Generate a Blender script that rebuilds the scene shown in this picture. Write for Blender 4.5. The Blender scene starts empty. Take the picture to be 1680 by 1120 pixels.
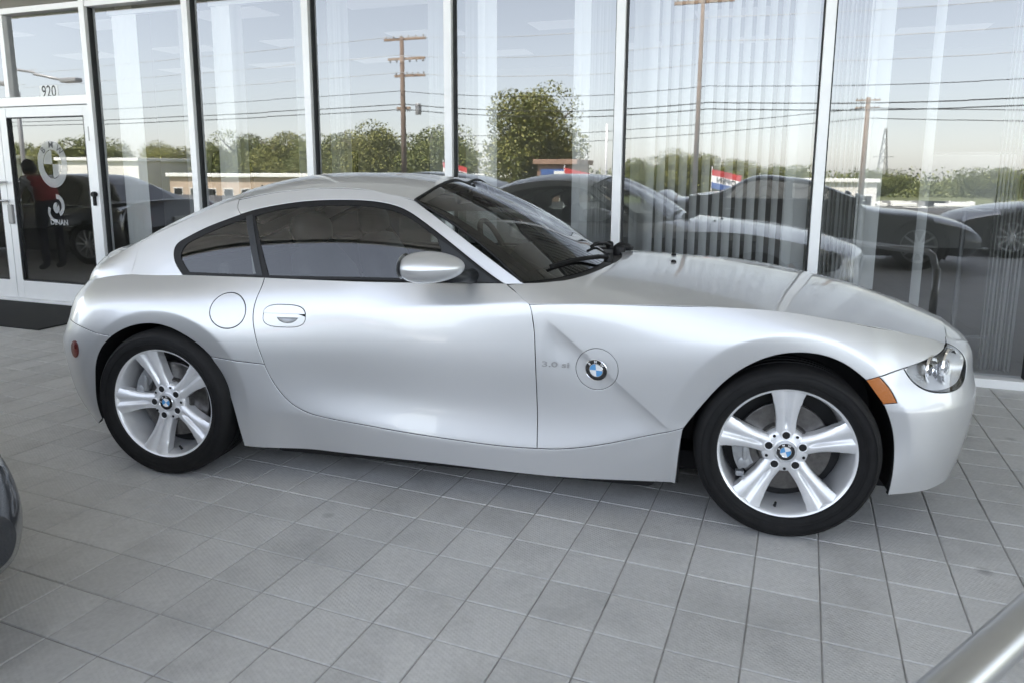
import bpy, bmesh, math, random
import numpy as np
from mathutils import Vector, Matrix
from mathutils.geometry import delaunay_2d_cdt

random.seed(7); rng = np.random.default_rng(7)
scene = bpy.context.scene
COL = scene.collection
R_ = math.radians

# ------------------------------------------------------------------ camera
cam_d = bpy.data.cameras.new("camera"); cam = bpy.data.objects.new("camera", cam_d); COL.objects.link(cam)
cam.matrix_world = Matrix((( 0.975649,-0.040616, 0.215544, 0.827856),
                           ( 0.219280, 0.158281,-0.962737,-3.389358),
                           ( 0.004986, 0.986558, 0.163333, 1.280812),
                           (0,0,0,1)))
cam_d.sensor_width = 36.0; cam_d.lens = 36.0*1178.74/1680.0; cam_d.shift_y = -80.0/1680.0
cam_d.clip_start = 0.05; cam_d.clip_end = 2000
cam_d.dof.use_dof = True; cam_d.dof.focus_distance = 3.7; cam_d.dof.aperture_fstop = 5.0
scene.camera = cam

# ------------------------------------------------------------------ facade frame (a along the shop front, b behind it)
PF = -0.12233; F0 = np.array([2.779, 1.488, 0.0])
FE = np.array([math.cos(PF), math.sin(PF), 0]); FN = np.array([-math.sin(PF), math.cos(PF), 0])
def W(a, b, z): return tuple(F0 + FE*a + FN*b + np.array([0, 0, z]))

# ------------------------------------------------------------------ world, sun, exposure
SUN_EL = R_(61); sun_az_vec = FN*0.93 - FE*0.37          # the sun stands behind the showroom, a little to the left
world = bpy.data.worlds.new("World"); scene.world = world; world.use_nodes = True
nt = world.node_tree; nt.nodes.clear()
sky = nt.nodes.new("ShaderNodeTexSky"); sky.sky_type = 'NISHITA'; sky.sun_disc = False
sky.sun_elevation = SUN_EL; sky.sun_rotation = math.atan2(sun_az_vec[0], sun_az_vec[1])
sky.air_density = 1.0; sky.dust_density = 0.7; sky.ozone_density = 1.0; sky.altitude = 50
bg = nt.nodes.new("ShaderNodeBackground"); bg.inputs[1].default_value = 0.12
wo = nt.nodes.new("ShaderNodeOutputWorld")
hs = nt.nodes.new('ShaderNodeHueSaturation'); hs.inputs['Saturation'].default_value = 0.40   # thin high haze greys the blue
nt.links.new(sky.outputs[0], hs.inputs['Color']); nt.links.new(hs.outputs[0], bg.inputs[0]); nt.links.new(bg.outputs[0], wo.inputs[0])
sd = bpy.data.lights.new("sun", 'SUN'); sd.energy = 5.0; sd.angle = R_(0.53); sd.color = (1.0, 0.94, 0.85)
sun = bpy.data.objects.new("sun", sd); COL.objects.link(sun)
sv = sun_az_vec/np.linalg.norm(sun_az_vec)*math.cos(SUN_EL) + np.array([0, 0, math.sin(SUN_EL)])
sun.rotation_euler = Vector(sv).to_track_quat('Z', 'Y').to_euler()
scene.view_settings.view_transform = 'Standard'; scene.view_settings.look = 'None'
scene.view_settings.exposure = 2.6; scene.view_settings.gamma = 1.0
scene.cycles.max_bounces = 10; scene.cycles.transparent_max_bounces = 16
scene.cycles.use_denoising = True
scene.cycles.sample_clamp_indirect = 8.0
scene.cycles.caustics_reflective = False; scene.cycles.caustics_refractive = False

# ------------------------------------------------------------------ materials
M = {}
def mat(name, col, rough=0.5, metal=0.0, coat=0.0, spec=0.5, vary=0.0, vscale=8.0, bump=0.0, bscale=60.0, coords='Object', **kw):
    m = bpy.data.materials.new(name); m.use_nodes = True; n = m.node_tree.nodes; l = m.node_tree.links
    b = n["Principled BSDF"]
    b.inputs["Base Color"].default_value = (*col, 1); b.inputs["Roughness"].default_value = rough
    b.inputs["Metallic"].default_value = metal; b.inputs["Coat Weight"].default_value = coat
    b.inputs["Coat Roughness"].default_value = kw.get('coatr', 0.03)
    b.inputs["Specular IOR Level"].default_value = spec
    if 'emit' in kw:
        b.inputs["Emission Color"].default_value = (*kw['emit'], 1); b.inputs["Emission Strength"].default_value = kw.get('estr', 1.0)
    if vary or bump:
        tc = n.new("ShaderNodeTexCoord")
    if vary:
        nz = n.new("ShaderNodeTexNoise"); nz.inputs["Scale"].default_value = vscale; nz.inputs["Detail"].default_value = 6; nz.inputs["Roughness"].default_value = 0.6
        l.new(tc.outputs[coords], nz.inputs["Vector"])
        mr = n.new("ShaderNodeMapRange"); mr.inputs[1].default_value = 0.3; mr.inputs[2].default_value = 0.7
        mr.inputs[3].default_value = 1-vary; mr.inputs[4].default_value = 1+vary; l.new(nz.outputs["Fac"], mr.inputs[0])
        mx = n.new("ShaderNodeVectorMath"); mx.operation = 'SCALE'; mx.inputs[0].default_value = col
        l.new(mr.outputs[0], mx.inputs["Scale"]); l.new(mx.outputs[0], b.inputs["Base Color"])
    if bump:
        nb = n.new("ShaderNodeTexNoise"); nb.inputs["Scale"].default_value = bscale; nb.inputs["Detail"].default_value = 4
        l.new(tc.outputs[coords], nb.inputs["Vector"])
        bp = n.new("ShaderNodeBump"); bp.inputs["Strength"].default_value = bump; bp.inputs["Distance"].default_value = kw.get('bdist', 0.01)
        l.new(nb.outputs["Fac"], bp.inputs["Height"]); l.new(bp.outputs[0], b.inputs["Normal"])
    M[name] = m; return m
def glassmat(name, tint, ior, rough=0.0, base=0.0):
    """thin sheet of glass: see-through tint plus mirror reflection by Fresnel"""
    m = bpy.data.materials.new(name); m.use_nodes = True; n = m.node_tree.nodes; l = m.node_tree.links; n.clear()
    o = n.new("ShaderNodeOutputMaterial"); t = n.new("ShaderNodeBsdfTransparent"); t.inputs[0].default_value = (*tint, 1)
    g = n.new("ShaderNodeBsdfGlossy"); g.inputs["Roughness"].default_value = rough; g.inputs[0].default_value = (.97, .98, 1, 1)
    f = n.new("ShaderNodeFresnel"); f.inputs[0].default_value = ior
    mx = n.new("ShaderNodeMixShader"); ad = n.new("ShaderNodeMath"); ad.operation = 'ADD'; ad.inputs[1].default_value = base; ad.use_clamp = True
    l.new(f.outputs[0], ad.inputs[0]); l.new(ad.outputs[0], mx.inputs[0]); l.new(t.outputs[0], mx.inputs[1]); l.new(g.outputs[0], mx.inputs[2]); l.new(mx.outputs[0], o.inputs[0])
    M[name] = m; return m

def paint(name, col, metal=0.66, rough=0.40):
    """metallic car paint with very fine flake and a clear coat"""
    m = mat(name, col, rough, metal, 0.75)
    n = m.node_tree.nodes; l = m.node_tree.links; b = n["Principled BSDF"]
    tc = n.new("ShaderNodeTexCoord"); v = n.new("ShaderNodeTexVoronoi"); v.inputs["Scale"].default_value = 900
    l.new(tc.outputs["Object"], v.inputs["Vector"])
    mr = n.new("ShaderNodeMapRange"); mr.inputs[3].default_value = rough-.06; mr.inputs[4].default_value = rough+.06
    l.new(v.outputs["Color"], mr.inputs[0]); l.new(mr.outputs[0], b.inputs["Roughness"])
    return m
paint('silver_paint', (0.60, 0.61, 0.622))
paint('navy_paint', (0.026, 0.029, 0.034), 0.3, 0.3)
paint('black_paint', (0.012, 0.013, 0.016), 0.2, 0.3)
paint('graphite_paint', (0.05, 0.052, 0.056), 0.5, 0.3)
mat('gap_black', (0.006, 0.006, 0.007), 0.8)
mat('trim_black', (0.010, 0.010, 0.011), 0.5, spec=.25)
mat('trim_satin', (0.022, 0.024, 0.027), 0.4, spec=.35)
mat('plastic_black', (0.014, 0.014, 0.015), 0.55, vary=.2, vscale=30)
mat('rubber', (0.009, 0.009, 0.0095), 0.7, spec=.25, vary=.25, vscale=25, bump=.15, bscale=180, bdist=.002)
mat('alloy', (0.80, 0.81, 0.825), 0.36, 0.5, 0.6, coatr=.08, vary=.04, vscale=20)
mat('alloy_inner', (0.34, 0.345, 0.36), 0.42, 0.75, 0.2, vary=.12, vscale=20)
mat('disc_iron', (0.16, 0.155, 0.15), 0.38, 0.9, vary=.25, vscale=40)
mat('caliper_grey', (0.36, 0.37, 0.38), 0.5, 0.6, vary=.15, vscale=40)
mat('chrome', (0.82, 0.83, 0.85), 0.08, 1.0)
mat('chrome_dull', (0.6, 0.61, 0.63), 0.22, 1.0)
mat('emblem_black', (0.008, 0.008, 0.009), 0.2, coat=1)
mat('emblem_white', (0.78, 0.79, 0.8), 0.25, coat=1)
mat('emblem_blue', (0.10, 0.32, 0.62), 0.25, coat=1)
mat('amber_lens', (0.42, 0.13, 0.02), 0.15, coat=1, bump=.5, bscale=220, bdist=.002)
mat('red_lens', (0.10, 0.012, 0.01), 0.12, coat=1, bump=.3, bscale=160, bdist=.002)
mat('lamp_reflector', (0.86, 0.86, 0.85), 0.25, 0.3, bump=.2, bscale=70, bdist=.004)
mat('lamp_bezel', (0.55, 0.55, 0.56), 0.25, 0.8); mat('lamp_chrome', (0.9, 0.9, 0.9), 0.07, 1.0); mat('lamp_glass', (0.02, 0.022, 0.025), 0.03, coat=1); mat('reflector_grey', (0.58, 0.585, 0.59), 0.5, vary=.03, vscale=2)
mat('cabin_dark', (0.045, 0.043, 0.041), 0.7, vary=.2, vscale=12)
mat('leather_black', (0.03, 0.029, 0.028), 0.5, vary=.15, vscale=25, bump=.2, bscale=120, bdist=.002)
mat('cabin_grey', (0.28, 0.275, 0.26), 0.6)
glassmat('car_glass', (0.68, 0.72, 0.70), 1.75)
glassmat('windscreen_glass', (0.76, 0.81, 0.79), 1.75)
glassmat('lamp_lens', (0.93, 0.94, 0.95), 1.5)
glassmat('shop_glass', (0.87, 0.89, 0.89), 1.75, base=.10)
mat('aluminium', (0.82, 0.83, 0.84), 0.40, 0.15, vary=.04, vscale=3)
mat('aluminium_white', (0.84, 0.85, 0.85), 0.45, 0.1, vary=.03, vscale=3)
mat('gasket', (0.03, 0.032, 0.034), 0.6)
mat('blind_white', (0.90, 0.90, 0.88), 0.6)
mat('decal_white', (0.80, 0.82, 0.83), 0.5)
def filmmat(name, col, a):
    m = bpy.data.materials.new(name); m.use_nodes = True; n = m.node_tree.nodes; l = m.node_tree.links; n.clear()
    o = n.new("ShaderNodeOutputMaterial"); t = n.new("ShaderNodeBsdfTransparent"); d = n.new("ShaderNodeBsdfDiffuse"); d.inputs[0].default_value = (*col, 1); x = n.new("ShaderNodeMixShader"); x.inputs[0].default_value = a
    l.new(t.outputs[0], x.inputs[1]); l.new(d.outputs[0], x.inputs[2]); l.new(x.outputs[0], o.inputs[0]); M[name] = m
filmmat('decal_film', (0.8, 0.82, 0.83), .38)
mat('decal_dark', (0.035, 0.037, 0.04), 0.5)
mat('mat_black', (0.017, 0.018, 0.018), 0.95, vary=.35, vscale=160, bump=.8, bscale=350, bdist=.006)
mat('grout', (0.33, 0.325, 0.315), 0.9, vary=.25, vscale=7)
mat('interior_floor', (0.20, 0.19, 0.18), 0.3, vary=.08, vscale=3)
mat('interior_wall', (0.38, 0.375, 0.36), 0.8)
mat('ceiling_white', (0.42, 0.42, 0.41), 0.9)
mat('column_paint', (0.22, 0.205, 0.19), 0.6)
mat('column_light', (0.42, 0.42, 0.41), 0.6)
mat('light_panel', (0.6, 0.6, 0.6), 0.5, emit=(1, .98, .94), estr=.015)
mat('downlight', (0.9, 0.9, 0.9), 0.5, emit=(1, .95, .86), estr=.8)
mat('soffit_board', (0.80, 0.79, 0.76), 0.6, vary=.10, vscale=2)
mat('fascia', (0.36, 0.34, 0.32), 0.6)
mat('asphalt', (0.06, 0.06, 0.062), 0.9, vary=.2, vscale=.8, bump=.3, bscale=80, coords='Object')
mat('kerb_concrete', (0.37, 0.36, 0.34), 0.9, vary=.12, vscale=2)
mat('lane_white', (0.75, 0.75, 0.73), 0.7)
mat('field', (0.11, 0.125, 0.05), 0.95, vary=.35, vscale=.12)
mat('wood_pole', (0.19, 0.14, 0.11), 0.9, vary=.25, vscale=3)
mat('wood_arm', (0.32, 0.23, 0.17), 0.9, vary=.2, vscale=4)
mat('steel_grey', (0.34, 0.34, 0.34), 0.5, 0.5)
mat('cable_black', (0.02, 0.02, 0.02), 0.7); mat('cable_bare', (0.55, 0.55, 0.54), 0.4, 0.3)
mat('bark', (0.10, 0.08, 0.06), 0.95, vary=.3, vscale=5)
mat('stucco_white', (0.72, 0.70, 0.66), 0.9, vary=.06, vscale=1)
mat('stucco_tan', (0.46, 0.36, 0.28), 0.9, vary=.08, vscale=1)
mat('brick_brown', (0.30, 0.19, 0.14), 0.9, vary=.15, vscale=2)
mat('roof_white', (0.78, 0.78, 0.76), 0.7)
mat('sign_blue', (0.06, 0.12, 0.32), 0.5)
mat('sign_red', (0.45, 0.05, 0.05), 0.5)
mat('flag_white', (0.78, 0.78, 0.78), 0.8)
mat('rail_steel', (0.48, 0.485, 0.49), 0.34, 0.85, vary=.04, vscale=9)
mat('skin', (0.25, 0.14, 0.09), 0.55)
mat('hair', (0.012, 0.010, 0.009), 0.6)
mat('shirt_red', (0.35, 0.03, 0.03), 0.8); mat('shirt_white', (0.75, 0.75, 0.74), 0.8); mat('trouser', (0.03, 0.03, 0.045), 0.8)
mat('desk_blue', (0.16, 0.20, 0.28), 0.6); mat('screen_black', (0.01, 0.01, 0.012), 0.2)
mat('plant_green', (0.07, 0.12, 0.03), 0.6); mat('pot_clay', (0.30, 0.2, 0.14), 0.8)
mat('plate_white', (0.72, 0.73, 0.74), 0.5)

def leafmat(name, col, col2):
    m = mat(name, col, 0.6); n = m.node_tree.nodes; l = m.node_tree.links; b = n["Principled BSDF"]
    oi = n.new("ShaderNodeObjectInfo"); ge = n.new("ShaderNodeNewGeometry"); r = n.new("ShaderNodeValToRGB")
    r.color_ramp.elements[0].color = (*col, 1); r.color_ramp.elements[1].color = (*col2, 1)
    l.new(ge.outputs["Random Per Island"], r.inputs[0]); l.new(r.outputs[0], b.inputs["Base Color"])
    return m
leafmat('leaf_olive', (0.06, 0.08, 0.014), (0.23, 0.22, 0.05))
leafmat('leaf_green', (0.05, 0.075, 0.014), (0.18, 0.19, 0.045))

# paving tile: grey porcelain with a fine raised anti-slip lattice, every tile a touch different
def tilemat():
    m = mat('paving_tile', (0.27, 0.272, 0.27), 0.6); n = m.node_tree.nodes; l = m.node_tree.links; b = n["Principled BSDF"]
    tc = n.new("ShaderNodeTexCoord"); oi = n.new("ShaderNodeObjectInfo"); ge = n.new("ShaderNodeNewGeometry")
    n1 = n.new("ShaderNodeTexNoise"); n1.inputs["Scale"].default_value = 1.1; n1.inputs["Detail"].default_value = 7; n1.inputs["Roughness"].default_value = .62
    n2 = n.new("ShaderNodeTexNoise"); n2.inputs["Scale"].default_value = 60; n2.inputs["Detail"].default_value = 4
    l.new(ge.outputs["Position"], n1.inputs["Vector"]); l.new(ge.outputs["Position"], n2.inputs["Vector"])
    ad = n.new("ShaderNodeMath"); ad.operation = 'ADD'; l.new(oi.outputs["Random"], ad.inputs[0]); l.new(ge.outputs["Random Per Island"], ad.inputs[1])
    fr = n.new("ShaderNodeMath"); fr.operation = 'FRACT'; l.new(ad.outputs[0], fr.inputs[0])
    def rng_(src, lo, hi, a=0, c=1):
        q = n.new("ShaderNodeMapRange"); q.inputs[1].default_value = a; q.inputs[2].default_value = c; q.inputs[3].default_value = lo; q.inputs[4].default_value = hi
        l.new(src, q.inputs[0]); return q.outputs[0]
    def mul(a, c):
        q = n.new("ShaderNodeMath"); q.operation = 'MULTIPLY'; l.new(a, q.inputs[0]); l.new(c, q.inputs[1]); return q.outputs[0]
    n3 = n.new("ShaderNodeTexNoise"); n3.inputs["Scale"].default_value = 3.3; n3.inputs["Detail"].default_value = 8; n3.inputs["Roughness"].default_value = .7; l.new(ge.outputs["Position"], n3.inputs["Vector"])
    n4 = n.new("ShaderNodeTexVoronoi"); n4.inputs["Scale"].default_value = 2.3; n4.inputs["Randomness"].default_value = 1; l.new(ge.outputs["Position"], n4.inputs["Vector"])
    spots = rng_(n4.outputs["Distance"], .60, 1.0, .02, .075)       # small dark drips
    f = mul(mul(rng_(fr.outputs[0], .945, 1.055), rng_(n1.outputs["Fac"], .86, 1.10, .3, .7)), mul(rng_(n2.outputs["Fac"], .93, 1.07, .3, .7), mul(spots, rng_(n3.outputs["Fac"], .84, 1.03, .32, .52))))
    vm = n.new("ShaderNodeVectorMath"); vm.operation = 'SCALE'; vm.inputs[0].default_value = (0.53, 0.53, 0.522); l.new(f, vm.inputs["Scale"]); l.new(vm.outputs[0], b.inputs["Base Color"])
    mp = n.new("ShaderNodeMapping"); mp.inputs["Rotation"].default_value = (0, 0, R_(45) - 0.1633); mp.inputs["Scale"].default_value = (1, 1, 1); l.new(ge.outputs["Position"], mp.inputs[0])
    w1 = n.new("ShaderNodeTexWave"); w1.inputs["Scale"].default_value = 28; w1.bands_direction = 'X'; l.new(mp.outputs[0], w1.inputs["Vector"])
    w2 = n.new("ShaderNodeTexWave"); w2.inputs["Scale"].default_value = 28; w2.bands_direction = 'Y'; l.new(mp.outputs[0], w2.inputs["Vector"])
    bp = n.new("ShaderNodeBump"); bp.inputs["Strength"].default_value = .22; bp.inputs["Distance"].default_value = .003
    l.new(mul(w1.outputs["Fac"], w2.outputs["Fac"]), bp.inputs["Height"])
    bp2 = n.new("ShaderNodeBump"); bp2.inputs["Strength"].default_value = .25; bp2.inputs["Distance"].default_value = .004; l.new(n2.outputs["Fac"], bp2.inputs["Height"]); l.new(bp.outputs[0], bp2.inputs["Normal"])
    l.new(bp2.outputs[0], b.inputs["Normal"])
    l.new(rng_(n1.outputs["Fac"], .40, .56, .3, .7), b.inputs["Roughness"])
tilemat()

# ------------------------------------------------------------------ helpers
def link(o, parent=None):
    COL.objects.link(o)
    if parent is not None: o.parent = parent
    return o
def thing(name, label, cat, loc=(0, 0, 0), rotz=0.0, group=None):
    o = bpy.data.objects.new(name, None); link(o); o.location = loc; o.rotation_euler = (0, 0, rotz); o.empty_display_size = .1
    o["label"] = label; o["category"] = cat
    if group: o["group"] = group
    return o
def tag(o, label=None, cat=None, group=None, kind=None):
    if label: o["label"] = label
    if cat: o["category"] = cat
    if group: o["group"] = group
    if kind: o["kind"] = kind
    return o
class MB:
    """collects vertices and faces (with a material slot per face)"""
    def __init__(s): s.v = []; s.f = []; s.m = []
    def add(s, vs, fs, mi=0):
        k = len(s.v); s.v += [tuple(map(float, p)) for p in vs]; s.f += [tuple(i+k for i in f) for f in fs]; s.m += [mi]*len(fs); return s
    def box(s, c, d, mi=0, rot=None, bev=0.0):
        x, y, z = d[0]/2, d[1]/2, d[2]/2
        if bev <= 0:
            vs = [(-x,-y,-z),(x,-y,-z),(x,y,-z),(-x,y,-z),(-x,-y,z),(x,-y,z),(x,y,z),(-x,y,z)]
            fs = [(0,3,2,1),(4,5,6,7),(0,1,5,4),(1,2,6,5),(2,3,7,6),(3,0,4,7)]
        else:
            bm = bmesh.new(); bmesh.ops.create_cube(bm, size=1)
            for q in bm.verts: q.co = Vector((q.co.x*d[0], q.co.y*d[1], q.co.z*d[2]))
            bmesh.ops.bevel(bm, geom=bm.edges[:], offset=bev, segments=2, affect='EDGES', profile=.5)
            bm.verts.index_update(); vs = [tuple(q.co) for q in bm.verts]; fs = [tuple(q.index for q in f.verts) for f in bm.faces]; bm.free()
        if rot is not None: vs = [tuple(rot @ Vector(p)) for p in vs]
        return s.add([(p[0]+c[0], p[1]+c[1], p[2]+c[2]) for p in vs], fs, mi)
    def tube(s, pts, r, seg=10, mi=0, cap=True):
        pts = [Vector(p) for p in pts]; n = len(pts); rs = r if hasattr(r, '__len__') else [r]*n
        vs = []; fs = []; prev = None
        for i, p in enumerate(pts):
            t = (pts[min(i+1, n-1)]-pts[max(i-1, 0)]).normalized()
            if prev is None: a = t.orthogonal().normalized()
            else: a = (prev - t*prev.dot(t)); a = a.normalized() if a.length > 1e-6 else t.orthogonal().normalized()
            prev = a; b = t.cross(a)
            for k in range(seg):
                th = 2*math.pi*k/seg; vs.append(p + a*(math.cos(th)*rs[i]) + b*(math.sin(th)*rs[i]))
        for i in range(n-1):
            for k in range(seg):
                k2 = (k+1) % seg; fs.append((i*seg+k, i*seg+k2, (i+1)*seg+k2, (i+1)*seg+k))
        if cap: fs.append(tuple(range(seg-1, -1, -1))); fs.append(tuple((n-1)*seg+k for k in range(seg)))
        return s.add(vs, fs, mi)
    def lathe(s, prof, seg=48, mi=0, axis='y', center=(0, 0, 0), a0=0.0, a1=2*math.pi):
        """prof: list of (r, h) turned round the axis"""
        full = abs(a1-a0-2*math.pi) < 1e-6; n = seg if full else seg+1; vs = []; fs = []
        for k in range(n):
            th = a0+(a1-a0)*k/seg; c, q = math.cos(th), math.sin(th)
            for r, h in prof:
                vs.append((r*c, h, r*q) if axis == 'y' else ((r*c, r*q, h) if axis == 'z' else (h, r*c, r*q)))
        m = len(prof)
        for k in range(seg):
            k2 = (k+1) % n
            for j in range(m-1): fs.append((k*m+j, k*m+j+1, k2*m+j+1, k2*m+j))
        return s.add([(p[0]+center[0], p[1]+center[1], p[2]+center[2]) for p in vs], fs, mi)
    def grid(s, P, mi=0, flip=False):
        nu, nv = P.shape[:2]; fs = []
        for i in range(nu-1):
            for j in range(nv-1):
                q = (i*nv+j, (i+1)*nv+j, (i+1)*nv+j+1, i*nv+j+1); fs.append(q[::-1] if flip else q)
        return s.add(P.reshape(-1, 3), fs, mi)
    def mesh(s, name):
        me = bpy.data.meshes.new(name); me.from_pydata(s.v, [], s.f); me.update(); return me
    def build(s, name, mats, parent=None, smooth=False, ang=None, loc=None):
        me = s.mesh(name); mats = mats if isinstance(mats, (list, tuple)) else [mats]
        for q in mats: me.materials.append(M[q])
        if len(mats) > 1: me.polygons.foreach_set("material_index", s.m)
        if smooth:
            me.polygons.foreach_set("use_smooth", [True]*len(me.polygons))
            if ang is not None: me.set_sharp_from_angle(angle=R_(ang))
        o = bpy.data.objects.new(name, me); link(o, parent)
        if loc: o.location = loc
        return o
def fixn(o):
    bm = bmesh.new(); bm.from_mesh(o.data); bmesh.ops.remove_doubles(bm, verts=bm.verts, dist=1e-5); bmesh.ops.recalc_face_normals(bm, faces=bm.faces); bm.to_mesh(o.data); bm.free(); return o
def copy_tree(o, parent=None):
    c = o.copy(); link(c); c.parent = parent
    for ch in o.children: copy_tree(ch, c)
    return c
def textmesh(body, size, extrude=0.0, align='CENTER', bold=0.0):
    cu = bpy.data.curves.new("t", 'FONT'); cu.body = body; cu.size = size; cu.extrude = extrude; cu.align_x = align; cu.align_y = 'CENTER'; cu.offset = bold; cu.resolution_u = 3
    o = bpy.data.objects.new("t", cu); COL.objects.link(o); dg = bpy.context.evaluated_depsgraph_get(); me = o.evaluated_get(dg).to_mesh()
    v = [tuple(q.co) for q in me.vertices]; f = [tuple(p.vertices) for p in me.polygons]
    o.evaluated_get(dg).to_mesh_clear(); bpy.data.objects.remove(o); bpy.data.curves.remove(cu); return v, f
# ================================================================== body surfaces of the coupe (metres)
# ---------- splines ----------
def card(t):
    """cardinal natural cubic spline basis on knots t -> function(x)->(n,len(t))"""
    t=np.asarray(t,float); n=len(t); h=np.diff(t)
    A=np.eye(n); B=np.zeros((n,n))
    for i in range(1,n-1):
        A[i,i-1]=h[i-1]; A[i,i]=2*(h[i-1]+h[i]); A[i,i+1]=h[i]
        B[i,i-1]=6/h[i-1]; B[i,i]=-6/h[i-1]-6/h[i]; B[i,i+1]=6/h[i]
    M=np.linalg.solve(A,B)
    def f(x):
        x=np.atleast_1d(np.asarray(x,float)); k=np.clip(np.searchsorted(t,x)-1,0,n-2)
        a=(t[k+1]-x)/h[k]; b=(x-t[k])/h[k]
        # linear extrapolation outside
        W=np.zeros((len(x),n)); r=np.arange(len(x))
        W[r,k]+=a; W[r,k+1]+=b
        ins=(x>=t[0])&(x<=t[-1])
        ca=np.where(ins,(a**3-a)*h[k]**2/6,0); cb=np.where(ins,(b**3-b)*h[k]**2/6,0)
        W+=ca[:,None]*M[k]+cb[:,None]*M[k+1]
        lo=x<t[0]; hi=x>t[-1]
        if lo.any(): W[lo]+= -(x[lo]-t[0])[:,None]*h[0]/6*M[1]
        if hi.any(): W[hi]+= (x[hi]-t[-1])[:,None]*h[-1]/6*M[n-2]
        return W
    return f
def spl(t,y):
    c=card(t); y=np.asarray(y,float)
    return lambda x: c(x)@y
def sstep(x,a,b):
    t=np.clip((np.asarray(x,float)-a)/(b-a),0,1); return t*t*(3-2*t)
def splus(x,r):
    return 0.5*(x+np.sqrt(x*x+r*r))-0.0
# ---------- body side ----------
V=[.15,.28,.42,.56,.69,.79,.86]
COLS=[ # u, rows of (x,w,z)
(-2.66,[(-1.8392,0,0.17),(-1.9272,0,0.27),(-1.9678,0,0.4),(-1.984,0,0.53),(-1.9384,0,0.64),(-1.9121,0,0.72),(-1.8729,0,0.785)]),
(-2.23,[(-1.8192,0.4,0.17),(-1.9022,0.41,0.27),(-1.9428,0.42,0.4),(-1.959,0.42,0.53),(-1.9184,0.41,0.64),(-1.8971,0.395,0.72),(-1.8629,0.38,0.785)]),
(-1.95,[(-1.7492,0.66,0.175),(-1.8272,0.68,0.28),(-1.8598,0.695,0.41),(-1.874,0.695,0.54),(-1.8434,0.675,0.645),(-1.8321,0.645,0.725),(-1.8029,0.6,0.785)]),
(-1.74,[(-1.6502,0.8,0.185),(-1.6927,0.82,0.29),(-1.7103,0.832,0.42),(-1.7203,0.83,0.55),(-1.7073,0.805,0.66),(-1.6974,0.76,0.745),(-1.6746,0.695,0.81)]),
(-1.5,[(-1.5,0.84,0.19),(-1.5,0.862,0.3),(-1.5,0.876,0.44),(-1.5,0.882,0.58),(-1.5,0.862,0.69),(-1.5,0.81,0.775),(-1.5,0.72,0.838)]),
(-1.25,[(-1.25,0.85,0.17),(-1.25,0.868,0.3),(-1.25,0.882,0.44),(-1.25,0.889,0.58),(-1.25,0.868,0.7),(-1.25,0.815,0.79),(-1.25,0.735,0.848)]),
(-0.92,[(-0.92,0.85,0.155),(-0.92,0.86,0.29),(-0.92,0.862,0.43),(-0.92,0.861,0.57),(-0.92,0.843,0.69),(-0.92,0.802,0.79),(-0.92,0.755,0.853)]),
(-0.5,[(-0.5,0.866,0.15),(-0.5,0.846,0.28),(-0.5,0.824,0.42),(-0.5,0.827,0.56),(-0.5,0.819,0.69),(-0.5,0.796,0.79),(-0.5,0.762,0.854)]),
(-0.05,[(-0.05,0.868,0.145),(-0.05,0.844,0.265),(-0.05,0.818,0.4),(-0.05,0.823,0.55),(-0.05,0.818,0.68),(-0.05,0.800,0.785),(-0.05,0.779,0.86)]),
(0.4,[(0.4,0.87,0.14),(0.4,0.843,0.252),(0.4,0.817,0.4),(0.4,0.823,0.55),(0.4,0.818,0.68),(0.4,0.806,0.8),(0.4,0.788,0.868)]),
(0.85,[(0.85,0.868,0.155),(0.85,0.856,0.29),(0.85,0.848,0.42),(0.85,0.853,0.56),(0.85,0.845,0.69),(0.85,0.822,0.79),(0.85,0.797,0.85)]),
(1.25,[(1.25,0.845,0.17),(1.25,0.862,0.3),(1.25,0.874,0.44),(1.25,0.876,0.58),(1.25,0.861,0.7),(1.25,0.825,0.785),(1.25,0.797,0.83)]),
(1.53,[(1.53,0.83,0.2),(1.53,0.842,0.3),(1.53,0.846,0.42),(1.53,0.84,0.54),(1.53,0.812,0.645),(1.53,0.772,0.725),(1.53,0.735,0.775)]),
(1.76,[(1.7115,0.765,0.185),(1.723,0.778,0.29),(1.7315,0.78,0.41),(1.7361,0.773,0.52),(1.7482,0.745,0.61),(1.7502,0.705,0.68),(1.7233,0.66,0.74)]),
(2.04,[(1.853,0.58,0.165),(1.881,0.59,0.27),(1.903,0.592,0.4),(1.9121,0.585,0.5),(1.9164,0.565,0.585),(1.9053,0.54,0.66),(1.845,0.50,0.703)]),
(2.34,[(1.918,0.32,0.155),(1.956,0.32,0.26),(1.983,0.32,0.39),(1.9921,0.32,0.5),(1.9964,0.31,0.585),(1.9803,0.3,0.66),(1.908,0.29,0.70)]),
(2.66,[(1.933,0,0.15),(1.976,0,0.25),(2.003,0,0.385),(2.0171,0,0.5),(2.0264,0,0.585),(2.0103,0,0.665),(1.952,0,0.69)]),
]
CU=card([c[0] for c in COLS]); CV=card(V)
CP=np.array([c[1] for c in COLS],float) # (nu,nv,3)
zcrease=spl([-.6,-.28,-.07,.152,.315,.534,.871,1.103,1.263,1.4,1.55,1.73],[.735,.757,.775,.793,.806,.812,.822,.822,.810,.794,.769,.733])
zgap=spl([-1.0,-.777,-.675,-.51,-.189,.044,.35,.535,.709,.89],[.30,.32,.318,.306,.272,.258,.252,.275,.324,.38])
ARCH_F=(1.243,.335,.352); ARCH_R=(-1.245,.32,.337)
DG0=np.array([.335,.79]); DG1=np.array([.845,.372])
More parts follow.
